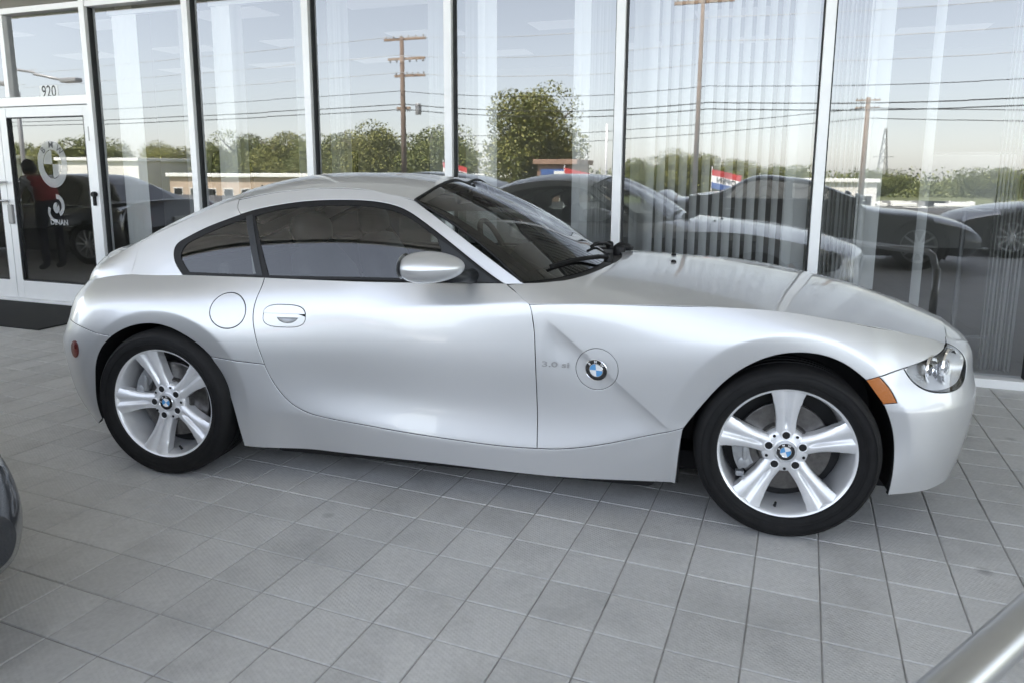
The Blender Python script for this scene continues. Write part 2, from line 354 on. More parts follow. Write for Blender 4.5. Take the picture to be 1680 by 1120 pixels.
def delta(x,z,u):
    d=np.zeros_like(x)
    # door crease
    k=.52*sstep(x,-.42,.12)*(1-sstep(x,.34,.40))
    d-=k*splus(z-zcrease(np.clip(x,-.6,1.73)),.006)
    # sill kink
    k=.30*sstep(x,-.86,-.55)*(1-sstep(x,.86,.92))
    d-=k*splus(zgap(np.clip(x,-1,.89))-z,.006)
    # diagonal fold on the front fender
    t=DG1-DG0; L=np.hypot(*t); t=t/L; n=np.array([t[1],-t[0]]) # n points to lower-left
    if n[0]>0: n=-n
    a=(x-DG0[0])*t[0]+(z-DG0[1])*t[1]; dist=(x-DG0[0])*n[0]+(z-DG0[1])*n[1]
    fade=sstep(a/L,.03,.3)*(1-sstep(a/L,.93,1.06))*sstep(x,.36,.42)
    s=splus(dist,.0015)
    d-=fade*.0095*np.where(dist>-.02,s/.045*np.exp(1-s/.045),0)
    # arch flares
    for cx,cz,r in (ARCH_F,ARCH_R):
        rr=np.hypot(x-cx,(z-cz)); e=rr-r
        # fades low on the rear side of the front arch
        f=sstep(z,.20,.42)
        wv=.058
        d-=f*.30*splus(wv-e,.006)*(np.abs(u)<1.9)*np.where(e<.2,1,0)
    return d
def Praw(u,v):
    u=np.atleast_1d(np.asarray(u,float)); v=np.atleast_1d(np.asarray(v,float))
    return np.einsum('ni,nj,ijk->nk',CU(u),CV(v),CP)
def P(u,v):
    """side surface; returns (x,w,z), w = half width outward"""
    u=np.atleast_1d(np.asarray(u,float)); v=np.atleast_1d(np.asarray(v,float))
    p=Praw(u,v); h=1e-3
    q=(Praw(u+h,v)-Praw(u-h,v))
    tx,tw=q[:,0],q[:,1]; l=np.hypot(tx,tw)+1e-9
    d=delta(p[:,0],p[:,2],u)
    # shelf of the front bumper
    f=sstep(u,1.50,1.62)
    zs=.492
    d=d-f*.20*splus(p[:,2]-zs,.006)*(1-.0)+f*.20*splus(p[:,2]-.60,.03)
    p[:,0]+=-tw/l*d; p[:,1]+=tx/l*d
    return p
# ---------- greenhouse side ----------
GX=[-1.9,-1.7,-1.5,-1.2,-.8,-.4,0,.4]; GZ=[.80,.90,1.0,1.1,1.2]
GW=np.array([[.63,.56,.48,.39,.30],[.685,.625,.56,.49,.40],[.740,.683,.624,.557,.475],[.762,.717,.667,.608,.53],[.777,.738,.694,.641,.572],[.781,.743,.701,.650,.584],[.778,.739,.695,.640,.57],[.765,.722,.672,.612,.54]])
GCX=card(GX); GCZ=card(GZ)
def G(x,z):
    x=np.atleast_1d(np.asarray(x,float)); z=np.atleast_1d(np.asarray(z,float))
    return np.einsum('ni,nj,ij->n',GCX(x),GCZ(z),GW)
def PG(u,v): 
    u=np.atleast_1d(np.asarray(u,float)); v=np.atleast_1d(np.asarray(v,float))
    return np.stack([u,G(u,v),v],1)
# ================================================================== SETTING
def fgrid(prof, a0, a1, na=2):
    return np.array([[W(a, b, z) for (b, z) in prof] for a in np.linspace(a0, a1, na)])
# ground: one sheet to the horizon, falling away beyond the road
g = MB(); g.grid(fgrid([(400, -.35), (14, -.3), (-9.5, -.16), (-30, -.16), (-36, -.5), (-46, -2.4), (-120, -2.6), (-900, -6)], -900, 900, 40), flip=False)
tag(g.build('ground', 'field'), 'rough grass verge and open land beyond the road', kind='structure')
g = MB(); g.grid(fgrid([(-15.5, -.10), (-22, -.06), (-30, -.10)], -300, 300, 20)); tag(g.build('road', 'asphalt'), 'sunlit asphalt road in front of the showroom', kind='structure')
for b in (-22.0,):
    mk = MB()
    for k in range(-20, 20): mk.grid(fgrid([(b, -.053), (b-.12, -.053)], k*6.0, k*6.0+3))
    tag(mk.build('lane_marking', 'lane_white'), 'dashed white line along the road', kind='structure')
g = MB(); g.box((0, 0, 0), (300, .2, .3)); k = g.build('kerb', 'kerb_concrete'); k.location = W(-20, -15.4, -.10); k.rotation_euler.z = PF; tag(k, 'low concrete kerb along the road', kind='structure')
g = MB(); g.grid(fgrid([(-5.8, -.02), (-15.4, -.03)], -60, 40)); tag(g.build('forecourt', 'kerb_concrete'), 'forecourt strip between tiles and road, made pale to bounce sunlight', kind='structure')  # unseen ground coloured pale so sunlight bounces onto soffit and coupe

# tiled pavement
TP = -0.163334; TO = np.array([0.55214, -0.89510]); TS = (0.200374, 0.202348)
te = np.array([math.cos(TP), math.sin(TP)]); tn = np.array([math.sin(TP), -math.cos(TP)])
def tcen(i, j): return TO + te*(TS[0]*(i+.5)) + tn*(TS[1]*(j+.5))
pv = MB()
c4 = [TO + te*TS[0]*i + tn*TS[1]*j for i, j in ((-70, -18), (-70, 40), (38, 40), (38, -18))]
pv.add([(q[0], q[1], -.0035) for q in c4], [(0, 1, 2, 3)])
pavement = tag(pv.build('pavement', 'grout'), 'grey tiled pavement under the canopy', kind='structure')
def tile_geo(sx, sy, j=.0045, ch=.0022, h=.010):
    x, y = sx/2-j/2, sy/2-j/2
    vs = [(-x,-y,-ch),(x,-y,-ch),(x,y,-ch),(-x,y,-ch),(-x+ch,-y+ch,0),(x-ch,-y+ch,0),(x-ch,y-ch,0),(-x+ch,y-ch,0),(-x,-y,-h),(x,-y,-h),(x,y,-h),(-x,y,-h)]
    fs = [(4,5,6,7),(0,1,5,4),(1,2,6,5),(2,3,7,6),(3,0,4,7),(8,9,1,0),(9,10,2,1),(10,11,3,2),(11,8,0,3)]
    return vs, fs
tv, tf = tile_geo(*TS); tme = bpy.data.meshes.new('tile'); tme.from_pydata(tv, [], tf); tme.materials.append(M['paving_tile'])
CM = np.array(cam.matrix_world); CR = CM[:3, :3]; CC = CM[:3, 3]
def project(p):
    q = (np.asarray(p)-CC) @ CR; return 840+1178.74*q[0]/-q[2], 480-1178.74*q[1]/-q[2], -q[2]
cand = []; every = []
for i in range(-66, 34):
    for j in range(-16, 36):
        c = tcen(i, j); b = (np.array([c[0], c[1], 0])-F0) @ FN
        if b > .12: continue
        every.append((i, j)); x, y, d = project((c[0], c[1], 0))
        if d < .5 or not (-60 < x < 1740 and 0 < y < 1180): continue
        if -1.75 < c[0] < 1.85 and -.70 < c[1] < .9: continue
        if abs(x-840) < 720 and y < 640: continue
        cand.append((-1.0/d**3, i, j))
cand.sort(); near_tiles = set((i, j) for _, i, j in cand[:300])
tr = random.Random(3)
for i, j in sorted(near_tiles):
    c = tcen(i, j); o = bpy.data.objects.new('tile', tme); link(o, pavement)
    o.location = (c[0], c[1], tr.uniform(-.0006, .0006)); o.rotation_euler = (tr.gauss(0, .0012), tr.gauss(0, .0012), TP + tr.gauss(0, .0015))
rest = MB(); ct, st_ = math.cos(TP), math.sin(TP)
for i, j in every:
    if (i, j) in near_tiles: continue
    c = tcen(i, j); dz = tr.uniform(-.0006, .0006)
    rest.add([(c[0]+x*ct-y*st_, c[1]+x*st_+y*ct, z+dz) for x, y, z in tv[:8]], tf[:5])
o = rest.build('far_tiles', 'paving_tile', pavement); o["kind"] = "stuff"

# ------------------------------------------------------------------ showroom
HC = 4.55; DC = 6.5
bld = thing('showroom_building', 'glass fronted car showroom with aluminium frames and deep canopy', 'building', tuple(F0), PF)
def bpart(name, mats, fn, parent=None, **k):
    m = MB(); fn(m); return m.build(name, mats, parent or bld, **k)
MUL = [-14.6, -13.3, -12.1, -10.9, -9.68, -7.21, -6.06, -4.875, -3.647, -2.362, -1.06, .22, 1.5, 2.8, 4.1, 5.4, 6.7]
for a in MUL:
    bpart('mullion', 'aluminium', lambda m: m.box((a, 0, .055+(HC-.055)/2), (.062, .12, HC-.055), bev=.004))
    for s in (-1, 1): bpart('gasket', 'gasket', lambda m: m.box((a+s*.036, .0, .055+(HC-.06)/2), (.009, .05, HC-.06)))
bays = list(zip(MUL[:-1], MUL[1:]))
for a0, a1 in bays:
    door = a0 < -9 and a1 > -8
    x0, x1 = a0+.031, a1-.031; cx, wx = (x0+x1)/2, x1-x0
    bpart('transom_bar', 'aluminium', lambda m: m.box((cx, 0, 2.748), (wx-.001, .10, .052), bev=.003))
    bpart('head_bar', 'aluminium', lambda m: m.box((cx, 0, HC-.03), (wx-.001, .10, .058)))
    if a1 < -6: bpart('upper_pane', 'shop_glass', lambda m: m.add([(x0, 0, 2.775), (x1, 0, 2.775), (x1, 0, HC-.06), (x0, 0, HC-.06)], [(0, 1, 2, 3)]))
    else: bpart('bonnet_reflector', 'reflector_grey', lambda m: m.box((cx, -.01, (2.775+HC-.06)/2), (wx-.004, .03, HC-.06-2.779), bev=.006))  # unseen panels above the transom, added to brighten what the bonnet reflects
    if not door:
        bpart('sill', 'aluminium_white', lambda m: m.box((cx, -.012, .0275), (wx+.0, .15, .055), bev=.003))
        w_ = rng.normal(0, .0012)
        bpart('glass_pane', 'shop_glass', lambda m: m.add([(x0, w_, .055), (x1, -w_, .055), (x1, -w_*.5, 2.722), (x0, w_*.6, 2.722)], [(0, 1, 2, 3)]))
    else:
        bpart('threshold', 'aluminium', lambda m: m.box((cx, -.01, .010), (wx, .16, .02), bev=.003))
        bpart('door_header', 'aluminium', lambda m: m.box((cx, 0, 1.927), (wx-.001, .11, .082), bev=.003))
        bpart('transom_post', 'aluminium', lambda m: m.box((-8.25, 0, (1.969+2.721)/2), (.055, .1, 2.721-1.969), bev=.003))
        for p0, p1 in ((x0, -8.278), (-8.222, x1)):
            bpart('transom_pane', 'shop_glass', lambda m: m.add([(p0, 0, 1.969), (p1, 0, 1.969), (p1, .001, 2.721), (p0, -.001, 2.721)], [(0, 1, 2, 3)]))
# double doors
for k, (d0, d1) in enumerate(((-9.645, -8.432), (-8.424, -7.245))):
    st = .088
    def frame(m):
        m.box((d0+st/2, 0, .952), (st, .055, 1.86), bev=.003); m.box((d1-st/2, 0, .952), (st, .055, 1.86), bev=.003)
        m.box(((d0+d1)/2, 0, 1.834), (d1-d0-2*st-.002, .052, .096), bev=.003); m.box(((d0+d1)/2, 0, .112), (d1-d0-2*st-.002, .052, .18), bev=.003)
    dr = bpart('door', 'aluminium_white', frame); dr["label"] = "white aluminium framed glass door leaf with emblem decals" if k else "white aluminium door leaf with two pull bars, at the photo's edge"
    bpart('door_pane', 'shop_glass', lambda m: m.add([(d0+st, 0, .20), (d1-st, .001, .20), (d1-st, 0, 1.786), (d0+st, -.001, 1.786)], [(0, 1, 2, 3)]), dr)
    bpart('gasket', 'gasket', lambda m: [m.box((d0+st+.004, -.012, .993), (.008, .03, 1.57)), m.box((d1-st-.004, -.012, .993), (.008, .03, 1.57)), m.box(((d0+d1)/2, -.012, .204), (d1-d0-2*st-.02, .03, .008)), m.box(((d0+d1)/2, -.012, 1.782), (d1-d0-2*st-.02, .03, .008))], dr)
    if k == 0:
        for z in (1.165, .985):
            bpart('pull_bar', 'chrome_dull', lambda m: m.tube([(-8.60, -.03, z), (-8.60, -.085, z), (-8.585, -.10, z), (-8.42, -.10, z+.006), (-8.405, -.085, z+.006), (-8.405, -.03, z+.006)], .011, 10), dr, smooth=True, ang=50)
    else:
        bpart('lock_case', 'steel_grey', lambda m: m.box((-8.385, -.042, .86), (.058, .03, .19), bev=.008), dr)
        bpart('hinge', 'steel_grey', lambda m: m.box((-7.262, -.036, 1.62), (.02, .022, .13), bev=.004), dr)
        bpart('latch', 'trim_black', lambda m: [m.box((-7.232, -.07, 1.03), (.022, .03, .13), bev=.005), m.lathe([(0, -.03), (.022, -.03), (.022, .01)], 16, axis='y', center=(-7.222, -.07, 1.07))], dr)
# house number and decals on the glass
bpart('number_plate', 'decal_white', lambda m: m.add([(-7.88, -.0018, 1.955), (-7.65, -.0018, 1.955), (-7.65, -.0018, 2.072), (-7.88, -.0018, 2.072)], [(0, 1, 2, 3)]))
v, f = textmesh("920", .145, .0, bold=.001)
bpart('house_number', 'decal_dark', lambda m: m.add([(-7.765+p[0]*.86, -.0026, 2.011+p[1]*1.05) for p in v], f))
def ring(m, cx, cz, r0, r1, y, sx=1.0, a0=0, a1=2*math.pi, n=48, mi=0):
    vs = []; fs = []
    for i in range(n+1):
        t = a0+(a1-a0)*i/n; vs += [(cx+math.cos(t)*r0*sx, y, cz+math.sin(t)*r0), (cx+math.cos(t)*r1*sx, y, cz+math.sin(t)*r1)]
    for i in range(n): fs.append((2*i, 2*i+1, 2*i+3, 2*i+2))
    m.add(vs, fs, mi)
rc = (-7.812, 1.345)
def roundel_decal(m):
    ring(m, *rc, .137, .222, -.002, .86); ring(m, *rc, .0, .131, -.002, .86, R_(90), R_(180), 16); ring(m, *rc, 0, .131, -.002, .86, R_(270), R_(360), 16)
bpart('roundel_decal', 'decal_film', roundel_decal, dr)
for ch, an in (("B", 133), ("M", 90), ("W", 47)):
    v, f = textmesh(ch, .085, .0, bold=.001); t = R_(an); q = R_(an-90)
    bpart('roundel_letter', 'decal_dark', lambda m: m.add([(rc[0]+math.cos(t)*.178*.86+(p[0]*math.cos(q)-p[1]*math.sin(q)), -.0030, rc[1]+math.sin(t)*.178+(p[0]*math.sin(q)+p[1]*math.cos(q))) for p in v], f), dr)
v, f = textmesh("DINAN", .072, .0, bold=.0025)
def dinan(m):
    m.add([(-7.795+p[0], -.002, .79+p[1]) for p in v], f)
    ring(m, -7.80, .955, .062, .105, -.002, .9, R_(-75), R_(95), 24); ring(m, -7.815, .93, .0, .052, -.0021, .8, R_(60), R_(400), 24); ring(m, -7.83, .89, .07, .1, -.0022, 1, R_(150), R_(280), 16)
bpart('tuner_decal', 'decal_film', dinan, dr)
# canopy: boards, lights, fascia, roof, posts, building shell
nb = 32
for k in range(nb):
    b = -.12-(DC-.14)*(k+.5)/nb
    bpart('soffit_board', 'soffit_board', lambda m: m.box((-5, b, HC+.012), (30, DC/nb-.030, .024)))
bpart('canopy_roof', 'fascia', lambda m: m.box((-5, 3.05, HC+.36), (30.3, 19.2, .60)))
bpart('fascia', 'aluminium', lambda m: m.box((-5, -DC-.10, HC+.32), (30.4, .06, .76), bev=.01))
for a in (-18.5, 8.8): bpart('canopy_post', 'aluminium', lambda m: m.box((a, -DC+.3, HC/2-.05), (.3, .3, HC+.1), bev=.01))
for a, b in ((-6.4, -4.4), (-2.6, -4.4), (1.2, -4.4), (-6.4, -2.3), (-2.6, -2.3), (1.2, -2.3)):
    bpart('downlight', 'downlight', lambda m: m.lathe([(0, -.004), (.09, -.004), (.11, .004)], 20, axis='z', center=(a, b, HC-.004)))
bpart('end_wall', 'interior_wall', lambda m: m.box((-17.0, 6, HC/2), (.2, 12, HC+.2)))
bpart('end_wall', 'interior_wall', lambda m: m.box((8.5, 6, HC/2), (.2, 12, HC+.2)))
bpart('back_wall', 'interior_wall', lambda m: m.box((-4.25, 9.6, HC/2), (25.3, .2, HC+.2)))
bpart('brick_pier', 'stucco_tan', lambda m: m.box((-15.9, 0, HC/2), (2.4, .25, HC)))
bpart('brick_pier', 'stucco_tan', lambda m: m.box((7.6, 0, HC/2), (1.6, .25, HC)))
bpart('showroom_floor', 'interior_floor', lambda m: m.box((-4.25, 4.8, .004), (25.2, 9.45, .02)))
bpart('ceiling', 'ceiling_white', lambda m: m.box((-4.25, 4.85, 3.46), (25.2, 9.3, .06)))
for i in range(9):
    for j in range(4):
        bpart('ceiling_light', 'light_panel', lambda m: m.box((-13.6+i*2.35+(.4 if j % 2 else 0), 1.3+j*2.1, 3.425), (1.2, .55, .012)))
for a, b, w_, q in ((-9.42, 2.6, .30, 'column_paint'), (-5.45, 1.2, .20, 'column_paint'), (-1.30, .95, .22, 'column_paint'), (2.6, 1.4, .24, 'column_light')):
    bpart('column', q, lambda m: m.box((a, b, 1.72), (w_, w_, 3.41), bev=.01))
# doormat
q = MB(); q.box((0, 0, .006), (2.75, .86, .012), bev=.004)
o = q.build('doormat', 'mat_black'); o.location = W(-8.27, -.56, 0); o.rotation_euler.z = PF
tag(o, 'black ribbed doormat lying on the tiles before the glass doors', 'doormat')

# ------------------------------------------------------------------ vertical blinds, one set for each bay
def blinds(label, a0, a1, slats, b=.17):
    t = thing('vertical_blinds', label, 'blinds', W((a0+a1)/2, b, 0), PF, 'vertical blinds behind the shop windows')
    m = MB(); m.box((0, 0, 2.70), (a1-a0-.08, .05, .04)); m.build('head_rail', 'aluminium_white', t)
    me = None
    for a, ang in slats:
        if me is None:
            mm = MB(); n = 5; P_ = np.array([[(x, .006*(1-(x/.044)**2), z) for z in (.06, 2.68)] for x in np.linspace(-.044, .044, n)]); mm.grid(P_); me = mm.mesh('slat'); me.materials.append(M['blind_white'])
            me.polygons.foreach_set("use_smooth", [True]*len(me.polygons))
        o = bpy.data.objects.new('slat', me); link(o, t); o.location = (a-(a0+a1)/2, 0, 0); o.rotation_euler.z = R_(ang)
def stack(a, n, st=.017, ang=78): return [(a+st*i, ang+((i*37) % 11-5)) for i in range(n)]
def flat(a, n, st=.06): return [(a+st*i, 14+((i*5) % 7)) for i in range(n)]
blinds('white vertical blinds in the bay beside the doors, drawn to both sides', -7.18, -6.09, flat(-7.06, 4)+stack(-6.30, 9))
blinds('white vertical blinds in the second bay from the doors', -6.03, -4.905, flat(-5.93, 3)+stack(-5.74, 3)+stack(-5.10, 8))
blinds('white vertical blinds in the bay left of the central mullion', -4.845, -3.678, stack(-4.78, 8)+stack(-3.88, 9))
blinds('white vertical blinds in the bay behind the windscreen', -3.616, -2.393, stack(-3.57, 5)+flat(-3.45, 2)+flat(-2.70, 2)+stack(-2.60, 11))
blinds('white vertical blinds hanging half open across the bay behind the bonnet', -2.33, -1.091, stack(-2.29, 4, .028)+[(-2.17+.0775*i, 54+((i*13) % 9)) for i in range(13)]+flat(-1.21, 2))
blinds('white vertical blinds in the bay beyond the headlight', -1.03, .189, stack(-1.0, 9, .026)+flat(-.77, 2)+[(-.42, 40)]+stack(-.02, 9, .021))
blinds('white vertical blinds in the bay at the photo right edge', .251, 1.469, stack(.29, 8, .02)+flat(1.2, 3))
# ================================================================== SILVER COUPE
# ---- hood / roof height fields
kx = [.316,.5,.75,1.0,1.2,1.4,1.6,1.78,1.95]
h_wc = spl(kx, [0.8043,0.8053,0.8082,0.8156,0.812,0.7807,0.7074,0.635,0.56]); h_zc = spl(kx, [0.7994,0.8103,0.8184,0.8234,0.8142,0.7866,0.7458,0.6959,0.645])
h_h = spl([.3,.6,.9,1.2,1.5,1.75,1.95], [.105,.0790,.0550,.0385,.0425,.0515,.0415])
def HZ(x, y):
    x = np.atleast_1d(np.asarray(x, float)); y = np.atleast_1d(np.asarray(y, float))
    t = np.clip(np.abs(y)/h_wc(x), 0, 1.05); p = np.interp(x, [.2,.3,.42,.6,.9,1.2,1.7,1.95], [15,12,7,4.0,2.8,2.4,2.2,2.1])
    return h_zc(x) + h_h(x)*(1-t**p)
def PH(x, y): return np.stack([np.atleast_1d(x), np.atleast_1d(y), HZ(x, y)], 1)
r_we = spl([-1.8,-1.645,-1.519,-1.369,-1.237,-1.12,-1.018,-.815,-.633,-.453,-.323,-.15], [.64,.644,.648,.636,.616,.593,.582,.571,.570,.575,.587,.607])
r_ze = spl([-1.8,-1.645,-1.519,-1.369,-1.237,-1.12,-1.018,-.815,-.633,-.453,-.323,-.202,-.15], [.872,.898,.953,1.021,1.081,1.133,1.163,1.2,1.215,1.213,1.194,1.17,1.158])
r_cz = spl([-1.8,-1.75,-1.65,-1.5,-1.3,-1.15,-1.0,-.8,-.6,-.4,-.16], [.935,.945,.985,1.06,1.155,1.208,1.248,1.279,1.287,1.277,1.252])
def RZ(x, y):
    x = np.atleast_1d(np.asarray(x, float)); y = np.atleast_1d(np.asarray(y, float))
    t = np.clip(np.abs(y)/r_we(x), 0, 1.05); ze = r_ze(x)
    return ze + (r_cz(x)-ze)*(1-t**2.7) - .019*np.exp(-(y/.12)**2)*sstep(x, -1.75, -1.4)
def PR(x, y): return np.stack([np.atleast_1d(x), np.atleast_1d(y), RZ(x, y)], 1)

# ---- panels
def resample(pts, step=.012):
    p = np.array(pts, float); d = np.r_[0, np.cumsum(np.hypot(*np.diff(p, axis=0).T))]
    n = max(2, int(math.ceil(d[-1]/step))+1); t = np.linspace(0, d[-1], n)
    if len(p) < 3: return np.stack([np.interp(t, d, p[:, 0]), np.interp(t, d, p[:, 1])], 1)
    c = card(d); return c(t) @ p
def loop(*segs, step=.012):
    out = []
    for s in segs:
        r = resample(s, step)
        if out and np.hypot(*(out[-1]-r[0])) < 1e-4: r = r[1:]
        out += list(r)
    if np.hypot(*(out[0]-out[-1])) < 1e-4: out = out[:-1]
    p = np.array(out)
    keep = [0]
    for i in range(1, len(p)):
        if np.hypot(*(p[i]-p[keep[-1]])) > .002: keep.append(i)
    p = p[keep]
    if np.sum(p[:, 0]*np.roll(p[:, 1], -1)-np.roll(p[:, 0], -1)*p[:, 1]) < 0: p = p[::-1]
    return p
def offset(p, d):
    """move a CCW loop inwards by d"""
    t = np.roll(p, -1, 0)-np.roll(p, 1, 0); t /= np.hypot(*t.T)[:, None]+1e-12
    return p + np.stack([-t[:, 1], t[:, 0]], 1)*d
def inside(q, poly):
    x, y = q[:, 0], q[:, 1]; r = np.zeros(len(q), bool); n = len(poly); j = n-1
    for i in range(n):
        xi, yi = poly[i]; xj, yj = poly[j]
        c = ((yi > y) != (yj > y)); r ^= c & (x < (xj-xi)*(y-yi)/((yj-yi) if abs(yj-yi) > 1e-12 else 1e-12)+xi); j = i
    return r
def bdist(q, poly):
    d = np.full(len(q), 9.0)
    for a in poly[::1]: d = np.minimum(d, (q[:, 0]-a[0])**2+(q[:, 1]-a[1])**2)
    return np.sqrt(d)
def panel(name, S, outline, mats, parent, side=-1, holes=(), grid=.02, gap=.0034, flange=.014, extra=None, depth=0.0, top=False, round_=.0022):
    """cut a panel with edges turned in out of surface S; side -1 near, +1 far (mirrored), top: S gives world xyz"""
    loops = [offset(outline, gap)] + [offset(h, -gap)[::1] for h in holes]
    lo = outline.min(0); hi = outline.max(0)
    gx = np.arange(lo[0]+grid*.37, hi[0], grid); gy = np.arange(lo[1]+grid*.41, hi[1], grid*.9)
    q = np.stack(np.meshgrid(gx, gy, indexing='ij'), -1).reshape(-1, 2)
    q[:, 1] += (np.round((q[:, 0]-gx[0])/grid) % 2)*grid*.45
    if extra is not None: q = np.r_[q[bdist(q, extra[::2]) > grid*.45], extra]
    m = inside(q, loops[0])
    for h in loops[1:]: m &= ~inside(q, h)
    q = q[m]
    for l in loops: q = q[bdist(q, l) > grid*.42]
    pts = np.concatenate(loops+[q]); edges = []; k = 0
    for l in loops: n = len(l); edges += [(k+i, k+(i+1) % n) for i in range(n)]; k += n
    vo, eo, fo, ov, _, _ = delaunay_2d_cdt([Vector(p) for p in pts], edges, [], 0, 1e-6)
    uv = np.array([tuple(p) for p in vo]); F = np.array([tuple(f) for f in fo])
    cen = uv[F].mean(1); ok = inside(cen, loops[0])
    for h in loops[1:]: ok &= ~inside(cen, h)
    F = F[ok]
    def ev(a):
        p = S(a[:, 0], a[:, 1]).copy()
        if not top: p[:, 1] *= side
        return p
    def nrm(a):
        h = 2e-3; e = np.array([[h, 0]]); g_ = np.array([[0, h]])
        n = np.cross(ev(a+e)-ev(a-e), ev(a+g_)-ev(a-g_)); n /= np.linalg.norm(n, axis=1)[:, None]+1e-12
        return n if (side < 0 or top) else -n
    N = nrm(uv); V_ = ev(uv)-N*depth
    a2 = uv[F]; cr = (a2[:, 1, 0]-a2[:, 0, 0])*(a2[:, 2, 1]-a2[:, 0, 1])-(a2[:, 2, 0]-a2[:, 0, 0])*(a2[:, 1, 1]-a2[:, 0, 1])
    F[cr < 0] = F[cr < 0][:, ::-1]
    flip = (not top) and side > 0
    if flip: F = F[:, ::-1]
    vs = [V_]; ns = [N]; faces = [tuple(f) for f in F]; base = len(V_); mi = [0]*len(faces)
    if flange > 0:
        outl = {}
        inv_ = {}
        for new, orig in enumerate(ov):
            for o_ in orig: inv_[o_] = new
        k = 0
        for li, l in enumerate(loops):
            n = len(l); idx = [inv_.get(k+i) for i in range(n)]; k += n
            if any(i is None for i in idx): continue
            d = min(gap*.8, round_)
            lo_ = offset(l, -d) if li == 0 else offset(l, d)
            nb_ = nrm(l); B0 = V_[idx]; B1 = ev(lo_)-nb_*(depth+round_); lat = B1-B0+nb_*round_; lat /= np.linalg.norm(lat, axis=1)[:, None]+1e-9
            B2 = B1-nb_*flange
            vs += [B1, B2]; ns += [lat*.9+nb_*.3, lat]
            for i in range(n):
                j = (i+1) % n; r = [(idx[i], base+i, base+j, idx[j]), (base+i, base+n+i, base+n+j, base+j)]
                for f in r:
                    f = f if not (flip ^ (li > 0)) else f[::-1]
                    faces.append(f); mi.append(1 if f[0] >= base and f[1] >= base and f[2] >= base and f[3] >= base else 0)
            base += 2*n
    V_ = np.concatenate(vs); N = np.concatenate(ns); N /= np.linalg.norm(N, axis=1)[:, None]+1e-12
    me = bpy.data.meshes.new(name); me.from_pydata(V_.tolist(), [], faces); me.update()
    me.polygons.foreach_set("use_smooth", [True]*len(me.polygons))
    me.normals_split_custom_set_from_vertices(N.tolist())
    me.materials.append(M[mats]); me.materials.append(M['gap_black']); me.polygons.foreach_set('material_index', mi)  # turned-in edges coloured black to put shade into the panel gaps
    o = bpy.data.objects.new(name, me); link(o, parent); return o
def ell(cu, cv, ru, rv, n=56, p=2.0):
    t = np.linspace(0, 2*np.pi, n, endpoint=False); c, s = np.cos(t), np.sin(t)
    return np.stack([cu+ru*np.sign(c)*np.abs(c)**(2/p), cv+rv*np.sign(s)*np.abs(s)**(2/p)], 1)

# traced outlines on the side surface, in metres along and up
doorrear=[(-0.804,0.861),(-0.806,0.819),(-0.815,0.78),(-0.82,0.747),(-0.821,0.711),(-0.817,0.677),(-0.808,0.632),(-0.796,0.583),(-0.779,0.531),(-0.771,0.505),(-0.749,0.455),(-0.716,0.404),(-0.668,0.357),(-0.608,0.326),(-0.51,0.306),(-0.346,0.294),(-0.185,0.285),(0.048,0.281),(0.198,0.281),(0.357,0.285)]
doorfront=[(0.212,0.861),(0.24,0.842),(0.269,0.825),(0.293,0.808),(0.316,0.791),(0.328,0.752),(0.336,0.712),(0.341,0.656),(0.345,0.578),(0.349,0.487),(0.354,0.374),(0.357,0.285)]
fendgap=[(0.357,0.285),(0.446,0.288),(0.535,0.297),(0.623,0.311),(0.708,0.328),(0.794,0.348),(0.89,0.373)]
qsill=[(-1.012,0.516),(-0.9,0.512),(-0.771,0.505)]
sillbot=[(-0.881,0.152),(-0.768,0.153),(-0.53,0.154),(-0.273,0.157),(0.047,0.160),(0.263,0.160),(0.565,0.155),(0.874,0.148)]
archF=[(1.6,0.137),(1.606,0.299),(1.594,0.42),(1.555,0.531),(1.49,0.620),(1.431,0.660),(1.358,0.679),(1.277,0.675),(1.187,0.652),(1.108,0.613),(1.029,0.552),(0.959,0.470),(0.916,0.410),(0.89,0.370),(0.878,0.256),(0.874,0.148)]
archR=[(-1.613,0.18),(-1.607,0.303),(-1.593,0.394),(-1.565,0.467),(-1.521,0.527),(-1.468,0.574),(-1.404,0.611),(-1.341,0.634),(-1.281,0.643),(-1.221,0.639),(-1.163,0.621),(-1.099,0.588),(-1.05,0.553),(-1.012,0.516),(-0.978,0.446),(-0.944,0.365),(-0.911,0.276),(-0.892,0.202),(-0.881,0.152)]
crease=[(0.316,0.791),(0.413,0.796),(0.535,0.804),(0.652,0.812),(0.871,0.824),(1.104,0.830),(1.261,0.832),(1.403,0.836),(1.52,0.840),(1.677,0.839),(1.8,0.831),(1.849,0.82)]
bumpgapF=[(1.49,0.620),(1.543,0.653),(1.619,0.693),(1.698,0.742),(1.77,0.782),(1.814,0.803),(1.849,0.82)]
bumpgapR=[(-2.05,.676),(-1.811,0.669),(-1.70,.648),(-1.616,0.622),(-1.539,0.594),(-1.468,0.574)]
hl_low=[(1.878,.825),(1.93,0.808),(1.955,0.772),(1.968,0.715),(1.945,0.660),(1.885,0.621),(1.818,0.605),(1.755,0.602),(1.702,0.612),(1.664,0.634),(1.637,0.665),(1.621,.694)]
amb_r=[(1.531,.646),(1.567,.607),(1.598,.547)]
car = thing('silver_coupe', 'silver two-door sports coupe with long bonnet parked on the grey tiles', 'car')
